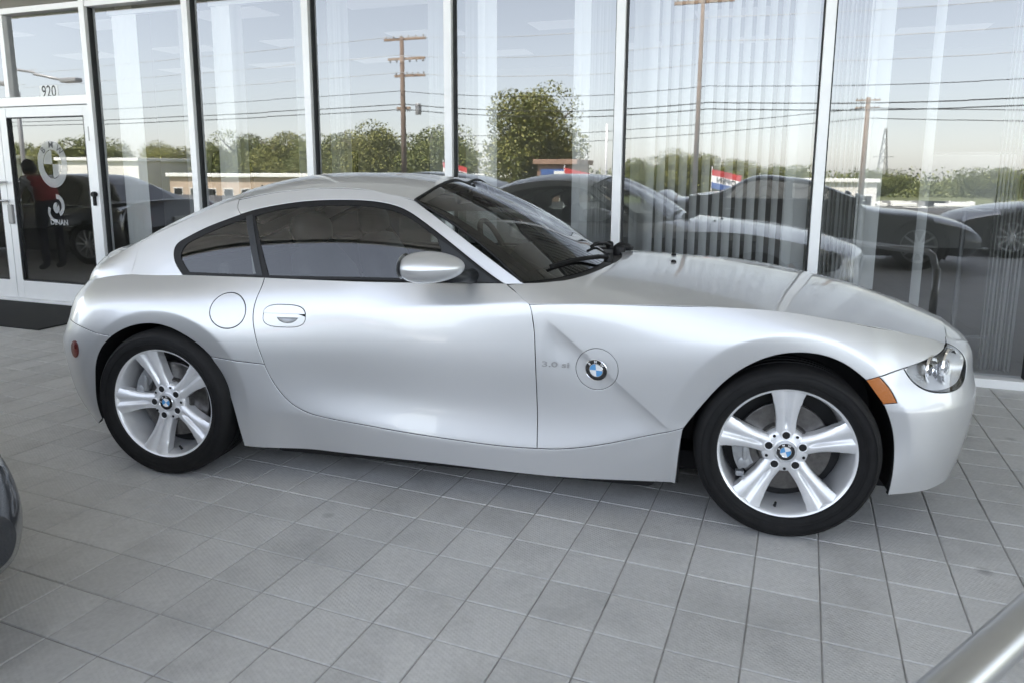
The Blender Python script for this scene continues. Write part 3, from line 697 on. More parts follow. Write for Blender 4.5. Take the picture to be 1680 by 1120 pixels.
# rows of points that hold the creases sharp
cx_ = np.linspace(-.40, .33, 50); zc_ = zcrease(cx_)
def v_of(x, z):      # v where the side surface reaches height z
    v = np.full(len(x), .6)
    for _ in range(12): v = v + (z-Praw(x, v)[:, 2])
    return v
vc_ = v_of(cx_, zc_)
door_ex = np.concatenate([np.stack([cx_, vc_+d], 1) for d in (-.012, -.005, 0, .005, .012)])
tt = np.linspace(0, 1.05, 60); dx_ = DG0[0]+(DG1[0]-DG0[0])*tt; dz_ = DG0[1]+(DG1[1]-DG0[1])*tt; vd_ = v_of(dx_, dz_)
nn = np.array([-.63, -.77]); fend_ex = np.concatenate([np.stack([dx_+nn[0]*d, vd_+nn[1]*d], 1) for d in (-.008, -.002, .002, .006, .012, .022, .036)])
def flare_pts(cx, cz, r):
    t = np.linspace(R_(-20), R_(200), 90); o_ = []
    for e in (.044, .052, .058, .064, .072):
        x = cx+(r+e)*np.cos(t); z = cz+(r+e)*np.sin(t); o_.append(np.stack([x, v_of(x, z)], 1))
    return np.concatenate(o_)
flF = flare_pts(*ARCH_F); flR = flare_pts(*ARCH_R)
us_ = np.linspace(1.52, 2.6, 70); vs_ = v_of(us_, np.full(70, .492)); bump_ex = np.concatenate([np.stack([us_, vs_+d], 1) for d in (-.012, -.005, 0, .005, .012)])
fuel = ell(-.933, .722, .078, .0715); rnd = ell(.574, .585, .078, .0785)
hand = ell(-.686, .7105, .0905, .043, 64, 3.0)
quarter_o = loop(bumpgapR, archR[5:14], qsill, doorrear[9::-1], [(-.804, .861), (-1.3, .861), (-2.05, .861)], [(-2.05, .861), (-2.05, .676)])
rbump_o = loop([(-2.66, .14), (-2.0, .14), (-1.70, .142), (-1.613, .18)], archR[:6], bumpgapR[::-1], [(-2.05, .676), (-2.66, .68)], [(-2.66, .68), (-2.66, .14)])
sill_o = loop(sillbot, archF[:12:-1], fendgap[::-1], doorrear[:8:-1], qsill[::-1], archR[13:])
door_o = loop(doorrear, doorfront[::-1], [(.212, .861), (-.804, .861)])
fend_o = loop(fendgap, archF[13:3:-1], bumpgapF, crease[::-1], doorfront[4:])
fb_top = [(2.66, .861), (2.3, .860), (2.04, .856), (1.94, .845), (1.878, .828)]
fbump_o = loop([(1.6, .137), (1.665, .147), (1.779, .164), (1.877, .178)], [(1.877, .178), (2.2, .18), (2.66, .18)], [(2.66, .18), (2.66, .861)], fb_top, [(1.878, .828), (1.878, .825)], hl_low, [(1.621, .694), (1.57, .667), (1.531, .646)], amb_r, [(1.598, .547), (1.552, .533)], archF[3::-1])
hl_o = loop(hl_low[::-1], [(1.878, .825), (1.814, .801), (1.77, .780), (1.698, .740), (1.621, .694)][0:5])
amb_o = loop(amb_r, [(1.598, .547), (1.552, .533)], archF[3:5], [(1.49, .620), (1.531, .646)])
vtail = [(-2.05, .861), (-2.05, .676)]
tl_o = loop([(-2.36, .69), (-2.05, .676)], [(-2.05, .676), (-2.05, .861)], [(-2.05, .861), (-2.36, .861)], [(-2.36, .861), (-2.36, .69)]); tp_o = loop([(-2.66, .68), (-2.36, .69)], [(-2.36, .69), (-2.36, .861)], [(-2.36, .861), (-2.66, .861)], [(-2.66, .861), (-2.66, .68)])
def emblem_mesh(r, nm='emblem'):
    """round enamel badge facing -y, letters upright"""
    m = MB(); n = 40
    m.lathe([(r, .004), (r, -.002), (r*.965, -.0035), (r*.935, -.002)], n, 0, 'y'); ring(m, 0, 0, r*.60, r*.94, -.0022, mi=1, n=n)
    m.lathe([(r*.62, -.0022), (r*.60, -.0034), (r*.56, -.0030)], n, 0, 'y')
    for q, c in ((0, 2), (1, 3), (2, 2), (3, 3)): ring(m, 0, 0, 0, r*.575, -.0028, 1, q*math.pi/2, (q+1)*math.pi/2, 10, c)
    for ch, an in (("B", 136), ("M", 90), ("W", 44)):
        v, f = textmesh(ch, r*.34, .0, bold=r*.006); t = R_(an); k = R_(an-90)
        m.add([(math.cos(t)*r*.77+p[0]*math.cos(k)-p[1]*math.sin(k), -.0030, math.sin(t)*r*.77+p[0]*math.sin(k)+p[1]*math.cos(k)) for p in v], f, 2)
    return m
EM = ['chrome', 'emblem_black', 'emblem_white', 'emblem_blue']
def surf_frame(u, v, side):
    a = np.array([[u, v], [u+.004, v], [u, v+.004]]); p = P(a[:, 0], a[:, 1]); p[:, 1] *= side
    tx = p[1]-p[0]; tx /= np.linalg.norm(tx); tz = p[2]-p[0]; n = np.cross(tx, tz); n /= np.linalg.norm(n); n = n if n[1]*side > 0 else -n
    if side > 0: tx = -tx
    tz = np.cross(tx, -n); 
    mt = Matrix(((tx[0], -n[0], tz[0], p[0][0]), (tx[1], -n[1], tz[1], p[0][1]), (tx[2], -n[2], tz[2], p[0][2]), (0, 0, 0, 1)))
    return mt, n
for side in (-1, 1):
    gr = .020 if side < 0 else .03
    K = dict(side=side, grid=gr)
    qp = panel('rear_quarter', P, quarter_o, 'silver_paint', car, holes=[fuel], extra=flR, **K)
    panel('fuel_flap', P, fuel, 'silver_paint', qp, **K)
    panel('rear_bumper', P, rbump_o, 'silver_paint', car, extra=flR, **K)
    panel('side_sill', P, sill_o, 'silver_paint', car, extra=flR, **K)
    dp = panel('door', P, door_o, 'silver_paint', car, holes=[hand], extra=door_ex, **K)
    fp = panel('front_fender', P, fend_o, 'silver_paint', car, holes=[rnd], extra=np.concatenate([fend_ex, flF]), **K)
    bp_ = panel('front_bumper', P, fbump_o, 'silver_paint', car, extra=np.concatenate([bump_ex, flF]), **K)
    # door handle: flap above, cup below
    up_h = hand[hand[:, 1] >= .7115]; lo_h = hand[hand[:, 1] < .7115]
    up_o = loop(list(map(tuple, up_h)), [tuple(up_h[-1]), tuple(up_h[0])], step=.006); lo_o = loop(list(map(tuple, lo_h)), [tuple(lo_h[-1]), tuple(lo_h[0])], step=.006)
    cup = ell(-.6715, .7115, .0475, .030, 40); cup = cup[cup[:, 1] < .7105]; cup_o = loop(list(map(tuple, cup)), [tuple(cup[-1]), tuple(cup[0])], step=.005)
    panel('handle_flap', P, up_o, 'silver_paint', dp, side=side, grid=.008, gap=.0012, flange=.01, depth=-.003)
    panel('handle_plate', P, lo_o, 'silver_paint', dp, side=side, grid=.008, gap=.0012, flange=.01, holes=[offset(cup_o, .002)])
    def PC(u, v): 
        p = P(u, v).copy(); r = ((u+.6715)/.0475)**2+((v-.7115)/.030)**2; p[:, 1] -= .017*np.sqrt(np.clip(1-r, 0, 1)); return p
    panel('handle_cup', PC, cup_o, 'silver_paint', dp, side=side, grid=.004, gap=0, flange=0, depth=.001)
    # round repeater with the badge
    rp = panel('repeater_disc', P, rnd, 'silver_paint', fp, side=side, grid=.012, gap=.0012, depth=.0015)
    mt, n_ = surf_frame(.573, .584, side)
    e = emblem_mesh(.0435).build('emblem', EM, fp); e.matrix_local = mt; e.location = Vector(e.location)+Vector(n_)*.004
    panel('side_marker', P, amb_o, 'amber_lens', bp_, side=side, grid=.012, depth=.001)
    # headlamp: lens, bucket, bowls
    panel('headlamp_lens', P, hl_o, 'lamp_lens', bp_, side=side, grid=.012, gap=.003, flange=.006)
    hb = offset(hl_o, .006)
    hc = hl_o.mean(0)
    def PB(u, v):
        p = P(u, v).copy(); r2 = np.clip(((u-hc[0])/.17)**2+((v-hc[1])/.11)**2, 0, 1); d = .004+.05*(1-r2)
        p[:, 1] -= d*.8; p[:, 0] -= d*.75; return p
    hbk = panel('headlamp_bucket', PB, hb, 'lamp_reflector', bp_, side=side, grid=.014, gap=0, flange=0)
    for (u, v, r, dd) in ((1.865, .715, .066, .022), (1.765, .700, .052, .022)):
        p = P(np.array([u]), np.array([v]))[0]; c = Vector((p[0]-dd, (p[1]-dd)*side, p[2])); ax = Vector((.80, .58*side, .05)).normalized()
        m = MB(); m.lathe([(r, .0), (r*1.05, .004), (r*1.0, .010), (r*.94, .004), (r*.7, -.016), (r*.45, -.028), (0, -.034)], 32, 0, 'z'); m.lathe([(0, .004), (r*.26, .001), (r*.38, -.008), (r*.40, -.024)], 24, 1, 'z'); m.lathe([(r*.42, -.024), (r*.46, -.004), (r*.42, .0)], 24, 0, 'z')
        o = m.build('headlamp_bowl', ['lamp_chrome', 'lamp_glass'], bp_, smooth=True, ang=60); o.matrix_local = Matrix.Translation(c) @ ax.to_track_quat('Z', 'Y').to_matrix().to_4x4()
    # turn lamp: small cell grid in the lower rear corner of the lamp
    m = MB()
    for i in range(7):
        for j in range(4):
            u, v = 1.672+i*.0105+j*.004, .630+j*.0105
            p = P(np.array([u]), np.array([v]))[0]; c = (p[0]-.022, (p[1]-.024)*side, p[2])
            m.lathe([(.0058, .006), (.0050, .001), (0, -.003)], 6, 0, 'x', c)
    m.build('turn_lamp_cells', 'lamp_reflector', bp_, smooth=True)
    rm = ell(-1.689, .526, .031, .040, 36)
    panel('rear_marker', P, rm, 'red_lens', car, side=side, grid=.01, gap=0, flange=.006, depth=-.003)
    tp = panel('tail_lamp', P, tl_o, 'red_lens', car, side=side, grid=.03)
    panel('tail_panel', P, tp_o, 'silver_paint', car, side=side, grid=.04)
    # black backing sheet, put in so the gaps look shaded
    aF = np.array([(1.62, .0)]+archF+[(.86, .0)]); aR = np.array([(-1.63, .0)]+archR+[(-.87, .0)])
    def grow(a, cx, cz, e): d = a-[cx, cz]; return a+d/np.hypot(*d.T)[:, None]*e
    uu = np.arange(-2.66, 2.661, .028); vv = np.arange(.155, .85, .024); Q = np.stack(np.meshgrid(uu, vv, indexing='ij'), -1); q = Q.reshape(-1, 2)
    bad = inside(q, grow(aF, 1.24, .33, .012)) | inside(q, grow(aR, -1.245, .32, .012)) | inside(q, offset(hl_o, -.02)) | inside(q, offset(hand, -.02)) | ((q[:, 0] > .27) & (q[:, 0] < 1.95) & (q[:, 1] > .785)) | inside(q, offset(rnd, 0.0))*False
    p = P(q[:, 0], q[:, 1]).copy(); p[:, 1] = np.maximum(p[:, 1]-.017, 0); sg = np.sign(q[:, 0]); p[:, 0] -= np.where(np.abs(q[:, 0]) > 1.75, sg*.017, 0); p[:, 1] *= side
    m = MB(); bad = bad.reshape(len(uu), len(vv)); nv = len(vv); fs = []
    for i in range(len(uu)-1):
        for j in range(nv-1):
            if bad[i, j] or bad[i+1, j] or bad[i, j+1] or bad[i+1, j+1]: continue
            fs.append((i*nv+j, (i+1)*nv+j, (i+1)*nv+j+1, i*nv+j+1))
    m.add(p, fs); m.build('gap_shade_backing', 'gap_black', car)
    # ---------------- greenhouse side
    winout=[(-1.201,0.846),(-1.238,0.879),(-1.272,0.925),(-1.276,0.965),(-1.239,0.996),(-1.152,1.04),(-1.033,1.086),(-0.94,1.117),(-0.825,1.142),(-0.706,1.159),(-0.557,1.168),(-0.44,1.168),(-0.334,1.159),(-0.239,1.135),(-0.153,1.091),(-0.047,1.025),(0.055,0.957),(0.152,0.894),(0.208,0.862)]
    winbot=[(-1.201,0.846),(-1.033,0.849),(-0.802,0.852),(-0.607,0.855),(-0.358,0.860),(-0.166,0.863),(0.044,0.864),(0.208,0.862)]
    roofedge=[(-1.018,1.162),(-0.915,1.184),(-0.815,1.200),(-0.633,1.215),(-0.453,1.213),(-0.323,1.196),(-0.202,1.17)]
    apil=[(-0.202,1.17),(-0.058,1.083),(0.096,0.985),(0.285,0.866)]
    hatchedge=[(-1.50,0.960),(-1.367,1.021),(-1.237,1.081),(-1.12,1.133),(-1.018,1.162)]
    seam=[(-1.018,1.162),(-1.012,1.132),(-0.985,1.103)]
    sm = resample(winout, .01); ks = int(np.argmin(np.hypot(*(sm-np.array([-.985, 1.103])).T)))
    rail_o = loop([(.208, .862), (.285, .866)], apil[::-1], roofedge[::-1], seam, [tuple(q) for q in sm[ks:]])
    pan = panel('roof_rail', PG, rail_o, 'silver_paint', car, **K)
    cp_o = loop([(-1.5, .833), (-1.35, .837), (-1.201, .846)], [tuple(q) for q in sm[:ks+1]], seam[::-1], hatchedge[::-1], [(-1.5, .96), (-1.5, .833)])
    panel('rear_pillar', PG, cp_o, 'silver_paint', car, side=side, grid=gr, gap=.0008)
    win_o = loop([tuple(q) for q in sm], winbot[::-1])
    gd = loop([(-.912, 1.098), (-.825, 1.122), (-.706, 1.139), (-.557, 1.148), (-.44, 1.148), (-.334, 1.139), (-.239, 1.115), (-.153, 1.071), (-.085, 1.028)], [(-.085, 1.028), (-.062, .985), (.012, .874)], [(.012, .874), (-.166, .874), (-.358, .872), (-.607, .867), (-.790, .864)], [(-.790, .864), (-.912, 1.098)])
    gq = loop([(-.944, 1.090), (-1.07, 1.047), (-1.18, .998), (-1.228, .965), (-1.238, .935), (-1.215, .898), (-1.175, .862)], [(-1.175, .862), (-1.0, .863), (-.838, .864)], [(-.838, .864), (-.944, 1.090)])
    panel('window_trim', PG, win_o, 'trim_black', car, side=side, grid=.03, holes=[gd, gq], gap=.001, flange=.006, depth=.002)
    panel('door_glass', PG, gd, 'car_glass', dp, side=side, grid=.03, gap=-.003, flange=0, depth=.006)
    panel('quarter_glass', PG, gq, 'car_glass', qp, side=side, grid=.03, gap=-.003, flange=0, depth=.006)
    bpil = loop([(-.953, 1.093), (-.845, .860)], [(-.845, .860), (-.815, .860)], [(-.815, .860), (-.925, 1.103)], [(-.925, 1.103), (-.953, 1.093)]); panel('pillar_cover', PG, bpil, 'trim_satin', car, side=side, grid=.02, gap=0, flange=.003, depth=-.001)
    tri = loop([(-.078, 1.025), (-.03, 1.000), (.055, .945), (.14, .890), (.178, .868)], [(.178, .868), (.018, .870)], [(.018, .870), (-.056, .980), (-.078, 1.025)]); sail = panel('mirror_sail', PG, tri, 'trim_satin', car, side=side, grid=.02, gap=0, flange=.004, depth=-.0015)
    # ---------------- tail corner between the shoulder and the hatch lip
    up_ = np.linspace(-2.66, -1.47, 46); vrow = P(up_, np.full(46, .858))
    lipx = spl([-2.66, -2.25, -1.95, -1.80, -1.66, -1.47], [-1.80, -1.787, -1.738, -1.672, -1.60, -1.475]); lipw = spl([-2.66, -2.25, -1.95, -1.80, -1.66, -1.47], [0, .335, .545, .622, .646, .647])
    lz = RZ(lipx(up_), np.minimum(lipw(up_), r_we(lipx(up_))))
    lip = np.stack([lipx(up_), lipw(up_), lz], 1)
    rows = []
    for t in np.linspace(0, 1, 12):
        bul = .022*math.sin(math.pi*t)
        mid = vrow*(1-t)+lip*t; d = np.stack([-sstep(-up_, 1.75, 2.2), 1-sstep(-up_, 1.75, 2.2), np.zeros(46)], 1); mid = mid+d*bul*np.clip((-1.47-up_)/.3, 0, 1)[:, None]
        rows.append(mid)
    T_ = np.stack(rows, 1); T_[:, :, 1] *= side
    o = MB().grid(T_, flip=side > 0).build('tail_corner', 'silver_paint', car, smooth=True)
    # ---------------- wheel housings
    for nm, arc, cx, cz, w0 in (('f', archF, 1.24, .33, .80), ('r', archR, -1.245, .32, .80)):
        a = resample(arc, .03); p = P(a[:, 0], a[:, 1]); p[:, 1] -= .010
        d = np.stack([p[:, 0]-cx, p[:, 2]-cz], 1); d /= np.hypot(*d.T)[:, None]
        r0 = p.copy(); r0[:, 0] += d[:, 0]*.012; r0[:, 2] += d[:, 1]*.012; r1 = r0.copy(); r1[:, 1] = .45
        L_ = np.stack([r0, r1], 1); L_[:, :, 1] *= side
        m = MB(); m.grid(L_); k = len(m.v); c_ = len(r1); m.add([(q[0], q[1]*side, q[2]) for q in r1], [tuple(range(c_))]); m.build('wheel_housing', 'plastic_black', car)
    # ---------------- mirror
    m = MB(); nu, nv = 40, 24; rows = []
    for i in range(nu+1):
        th = 2*math.pi*i/nu; row = []
        for j in range(nv+1):
            ph = math.pi*j/nv; sx = math.cos(ph); k = math.sin(ph)**.85
            row.append((sx, k*math.cos(th), k*math.sin(th)))
        rows.append(row)
    G_ = np.array(rows); x = G_[:, :, 0]*.122; taper = 1-.10*G_[:, :, 0]
    y = G_[:, :, 1]*.098*taper; z = G_[:, :, 2]*.058*(1-.18*G_[:, :, 0]); x = np.maximum(x, -.108+.02*G_[:, :, 1]**2)
    z = z + .004*G_[:, :, 0]
    Mi = np.stack([-.028+x, side*(.912+y), .941+z], -1)
    mo = MB().grid(Mi, flip=side < 0).build('wing_mirror', 'silver_paint', car, smooth=True, ang=50)
    m = MB(); m.grid(np.array([[(-.134, side*(.912+.082*math.cos(t)*q), .941+.047*math.sin(t)*q) for q in (0.01, 1)] for t in np.linspace(0, 2*math.pi, 33)])); m.build('mirror_glass', 'chrome', mo)
    m = MB(); m.tube([(.03, side*.87, .905), (.06, side*.80, .893), (.075, side*.735, .888)], [.026, .022, .03], 12); o = m.build('mirror_arm', 'trim_satin', mo, smooth=True); o.scale = (1, 1, 1)
# badge on the near fender
v, f = textmesh("3.0 si", .038, .0012, bold=.0006)
m = MB(); m.add([(p[0]*1.32, -p[2], p[1]*.74) for p in v], f); o = m.build('model_badge', 'steel_grey', car); mt, n_ = surf_frame(.420, .592, -1); o.matrix_local = mt; o.location = Vector(o.location)+Vector(n_)*.0045
# ---- bonnet
cow=[(.284,.736),(.342,.720),(.392,.692),(.438,.657),(.485,.598),(.525,.501),(.558,.351),(.586,.16),(.596,0)]
outer=[(.222,.752),(.24,.762),(.269,.780),(.293,.793),(.316,.803)]
cs = np.linspace(.316, 1.784, 60); edge = [(x, float(w_)) for x, w_ in zip(cs, h_wc(cs)-.0005)]
nose_=[(1.784,.6335),(1.797,.597),(1.834,.484),(1.877,.339),(1.925,.152),(1.939,0)]
hood_o = loop([(x, -y) for x, y in cow], [(x, y) for x, y in cow[::-1]], [(.284, .736), (.222, .752)], outer, edge, nose_, [(x, -y) for x, y in nose_[::-1]], [(x, -y) for x, y in edge[::-1]], [(x, -y) for x, y in outer[::-1]], [(.222, -.752), (.284, -.736)], step=.014)
hex_ = np.concatenate([np.stack([cs, s*(h_wc(cs)-d)], 1) for s in (-1, 1) for d in (.006, .014, .026, .042)])
hood = panel('bonnet', PH, hood_o, 'silver_paint', car, top=True, grid=.026, gap=.0012, extra=hex_)
for y in (-.018, -.13):
    p = PH(.835, y)[0]; m = MB(); m.lathe([(.013, 0), (.012, .006), (.007, .011), (0, .012)], 16, 0, 'z'); o = m.build('washer_jet', 'trim_black', hood, smooth=True, loc=tuple(p))
    if y < -.05: o.location = tuple(PH(.835, .30)[0])
# ---- roof, hatch, rear window
fr=[(-.202,.600),(-.186,.53),(-.172,.42),(-.163,.25),(-.160,0)]
xs_ = np.linspace(-1.014, -.202, 40); redge = [(x, float(w_)) for x, w_ in zip(xs_, r_we(xs_)-.002)]
roof_o = loop([(x, -y) for x, y in redge], [(x, -y) for x, y in fr], fr[::-1], redge[::-1], [(-1.014, redge[0][1]), (-1.014, -redge[0][1])], step=.02)
roof = panel('roof', PR, roof_o, 'silver_paint', car, top=True, grid=.03, gap=.0015)
xs_ = np.linspace(-1.60, -1.020, 30); hed = [(x, float(w_)) for x, w_ in zip(xs_, r_we(xs_)-.003)]
lipc=[(-1.60,.643),(-1.665,.622),(-1.735,.545),(-1.785,.335),(-1.798,0)]
hatch_o = loop([(x, -y) for x, y in lipc[::-1]], [(x, -y) for x, y in hed], [(-1.02, -hed[-1][1]), (-1.02, hed[-1][1])], hed[::-1], lipc, step=.02)
rw_o = loop([(-1.08, -.47), (-1.08, .47)], [(-1.08, .47), (-1.30, .50), (-1.56, .47)], [(-1.56, .47), (-1.60, 0), (-1.56, -.47)], [(-1.56, -.47), (-1.30, -.50), (-1.08, -.47)], step=.02)
hatch = panel('hatch', PR, hatch_o, 'silver_paint', car, top=True, grid=.03, gap=.0015, holes=[rw_o])
panel('rear_window', PR, rw_o, 'car_glass', hatch, top=True, grid=.04, gap=-.004, flange=0, depth=.004)
m = MB(); m.tube([(-1.235, 0, 1.165), (-1.25, 0, 1.19), (-1.262, 0, 1.215)], [.006, .004, .003], 8); m.build('aerial', 'trim_black', car, smooth=True)
# ---- windscreen
ns, ntt = 49, 25
s_ = np.linspace(-1, 1, ns); fx = spl([0, .25, .42, .53, .6], [-.160, -.163, -.172, -.186, -.202])
ty = .600*s_; tx_ = fx(np.abs(ty)); tz_ = RZ(tx_, ty)
bx_ = spl([0, .2, .4, .58, .68, .735], [.520, .512, .475, .405, .335, .272]); by = .735*s_; bxx = bx_(np.abs(by)); bz = .872+.012*(1-s_**2)
def wsc(s, t):
    a = np.stack([np.interp(s, s_, tx_), np.interp(s, s_, ty), np.interp(s, s_, tz_)], -1); b = np.stack([np.interp(s, s_, bxx), np.interp(s, s_, by), np.interp(s, s_, bz)], -1)
    p = a*(1-t)[..., None]+b*t[..., None]; k = np.sin(np.pi*t)*(.020+.016*(1-s**2)); p[..., 0] += k*.5; p[..., 2] += k*.85; return p
Sg, Tg = np.meshgrid(s_, np.linspace(.0, 1.0, ntt), indexing='ij')
ws = MB().grid(wsc(Sg, Tg), flip=True).build('windscreen', 'windscreen_glass', car, smooth=True)
def band(s0, s1, t0, t1, n=40, nn_=6):
    Sg, Tg = np.meshgrid(np.linspace(s0, s1, n if abs(s1-s0) > .5 else nn_), np.linspace(t0, t1, nn_ if abs(t1-t0) < .5 else n), indexing='ij'); p = wsc(Sg, Tg); p[..., 2] -= .004; p[..., 0] -= .003; return p
m = MB(); m.grid(band(-1, -.925, .0, 1)); m.grid(band(.925, 1, 0, 1)); m.grid(band(-.925, .925, 0, .06)); m.grid(band(-.925, .925, .90, 1)); m.build('screen_border', 'trim_black', ws)
m = MB(); m.tube([tuple(q) for q in wsc(np.full(30, -1.0), np.linspace(0, 1, 30))+np.array([0, -.002, .003])], .006, 8); m.tube([tuple(q) for q in wsc(np.full(30, 1.0), np.linspace(0, 1, 30))+np.array([0, .002, .003])], .006, 8); m.tube([tuple(q) for q in wsc(s_, np.zeros(ns))+np.array([0, 0, .002])], .006, 8); m.build('screen_seal', 'trim_black', ws, smooth=True)
# cowl, wipers
cowl_y = np.linspace(-.74, .74, 60); cy_ = np.abs(cowl_y); cw = np.array(cow)[::-1]; hx_ = spl([q[1] for q in cw], [q[0] for q in cw])(cy_); hz_ = HZ(hx_, cowl_y)-.012
gx_ = bx_(cy_)-.03; gz_ = np.interp(cy_, [0, .735], [.884, .872])+.004
C_ = np.stack([np.stack([gx_, cowl_y, gz_], 1), np.stack([(gx_+hx_)/2, cowl_y, (gz_+hz_)/2-.010], 1), np.stack([hx_+.012, cowl_y, hz_], 1), np.stack([hx_+.03, cowl_y, hz_-.05], 1)], 1)
MB().grid(C_, flip=True).build('cowl_panel', 'plastic_black', car, smooth=True)
def wiper(pv_, tip, mid, pr):
    m = MB(); a = Vector(pv_); b = Vector(tip); c = Vector(mid)
    m.tube([a, a.lerp(c, .5)+Vector((0, 0, .012)), c+Vector((0, 0, .012)), c.lerp(b, .6)+Vector((0, 0, .016))], [.011, .009, .007, .005], 8)
    w = m.build('wiper', 'trim_black', car, smooth=True)
    m = MB(); d = (b-c); pts = [c-d*.55+d*1.6*t+Vector((0, 0, .006+.008*math.sin(math.pi*t))) for t in np.linspace(0, 1, 12)]; m.tube(pts, .0065, 6); m.tube([q+Vector((0, 0, -.009)) for q in pts], .004, 6); m.build('wiper_blade', 'rubber', w, smooth=True)
    m = MB(); m.lathe([(.020, -.02), (.020, .012), (.014, .02), (0, .022)], 18, 0, 'z', pv_); m.build('wiper_pivot', 'trim_black', w, smooth=True)
P1 = wsc(np.array([-.80]), np.array([.93]))[0]; P2 = wsc(np.array([-.42]), np.array([.955]))[0]
wiper((.545, -.12, .905), tuple(P1+np.array([0, 0, .01])), tuple(P2+np.array([0, 0, .01])), 0)
P3 = wsc(np.array([-.05]), np.array([.90]))[0]; P4 = wsc(np.array([.3]), np.array([.93]))[0]
wiper((.50, .46, .905), tuple(P3+np.array([0, 0, .012])), tuple(P4+np.array([0, 0, .012])), 0)
m = MB(); m.lathe([(.030, -.04), (.032, 0), (.028, .018), (.012, .030), (0, .032)], 20, 0, 'z', (.565, .26, .905)); m.tube([(.565, .26, .92), (.60, .29, .915), (.62, .34, .905)], [.022, .02, .014], 10); m.build('wiper_boss', 'trim_black', car, smooth=True)
# ---- nose: kidneys and lower intake
for s in (-1, 1):
    k_o = ell(2.50, .672, .115, .062, 40, 2.6); kk = panel('kidney_grille', P, k_o, 'chrome', car, side=s, grid=.02, gap=0, flange=.01, depth=-.006)
    panel('kidney_inner', P, offset(k_o, .012), 'gap_black', kk, side=s, grid=.02, gap=0, flange=0, depth=-.0075)
    m = MB()
    for i in range(8):
        u = 2.415+i*.024; a = P(np.full(8, u), np.linspace(.622, .722, 8)); m.tube([(q[0]+.010, q[1]*s, q[2]) for q in a], .003, 5)
    m.build('kidney_bars', 'chrome_dull', kk)
    i_o = ell(2.38, .30, .26, .07, 48, 4); panel('lower_intake', P, i_o, 'gap_black', car, side=s, grid=.03, gap=0, flange=0, depth=-.002)
# ---- underside
m = MB(); m.box((0, 0, .160), (3.55, 1.16, .08), bev=.01); m.box((0, 0, .145), (1.60, 1.50, .100), bev=.03); m.build('floor_pan_shade_box', 'gap_black', car)  # floor pan; the lower box is added to deepen shade under the sills
for s in (-1, 1):
    m = MB(); m.tube([(-1.55, s*.45, .22), (-1.90, s*.45, .24)], .04, 16); m.build('exhaust', 'chrome_dull', car, smooth=True, ang=40)
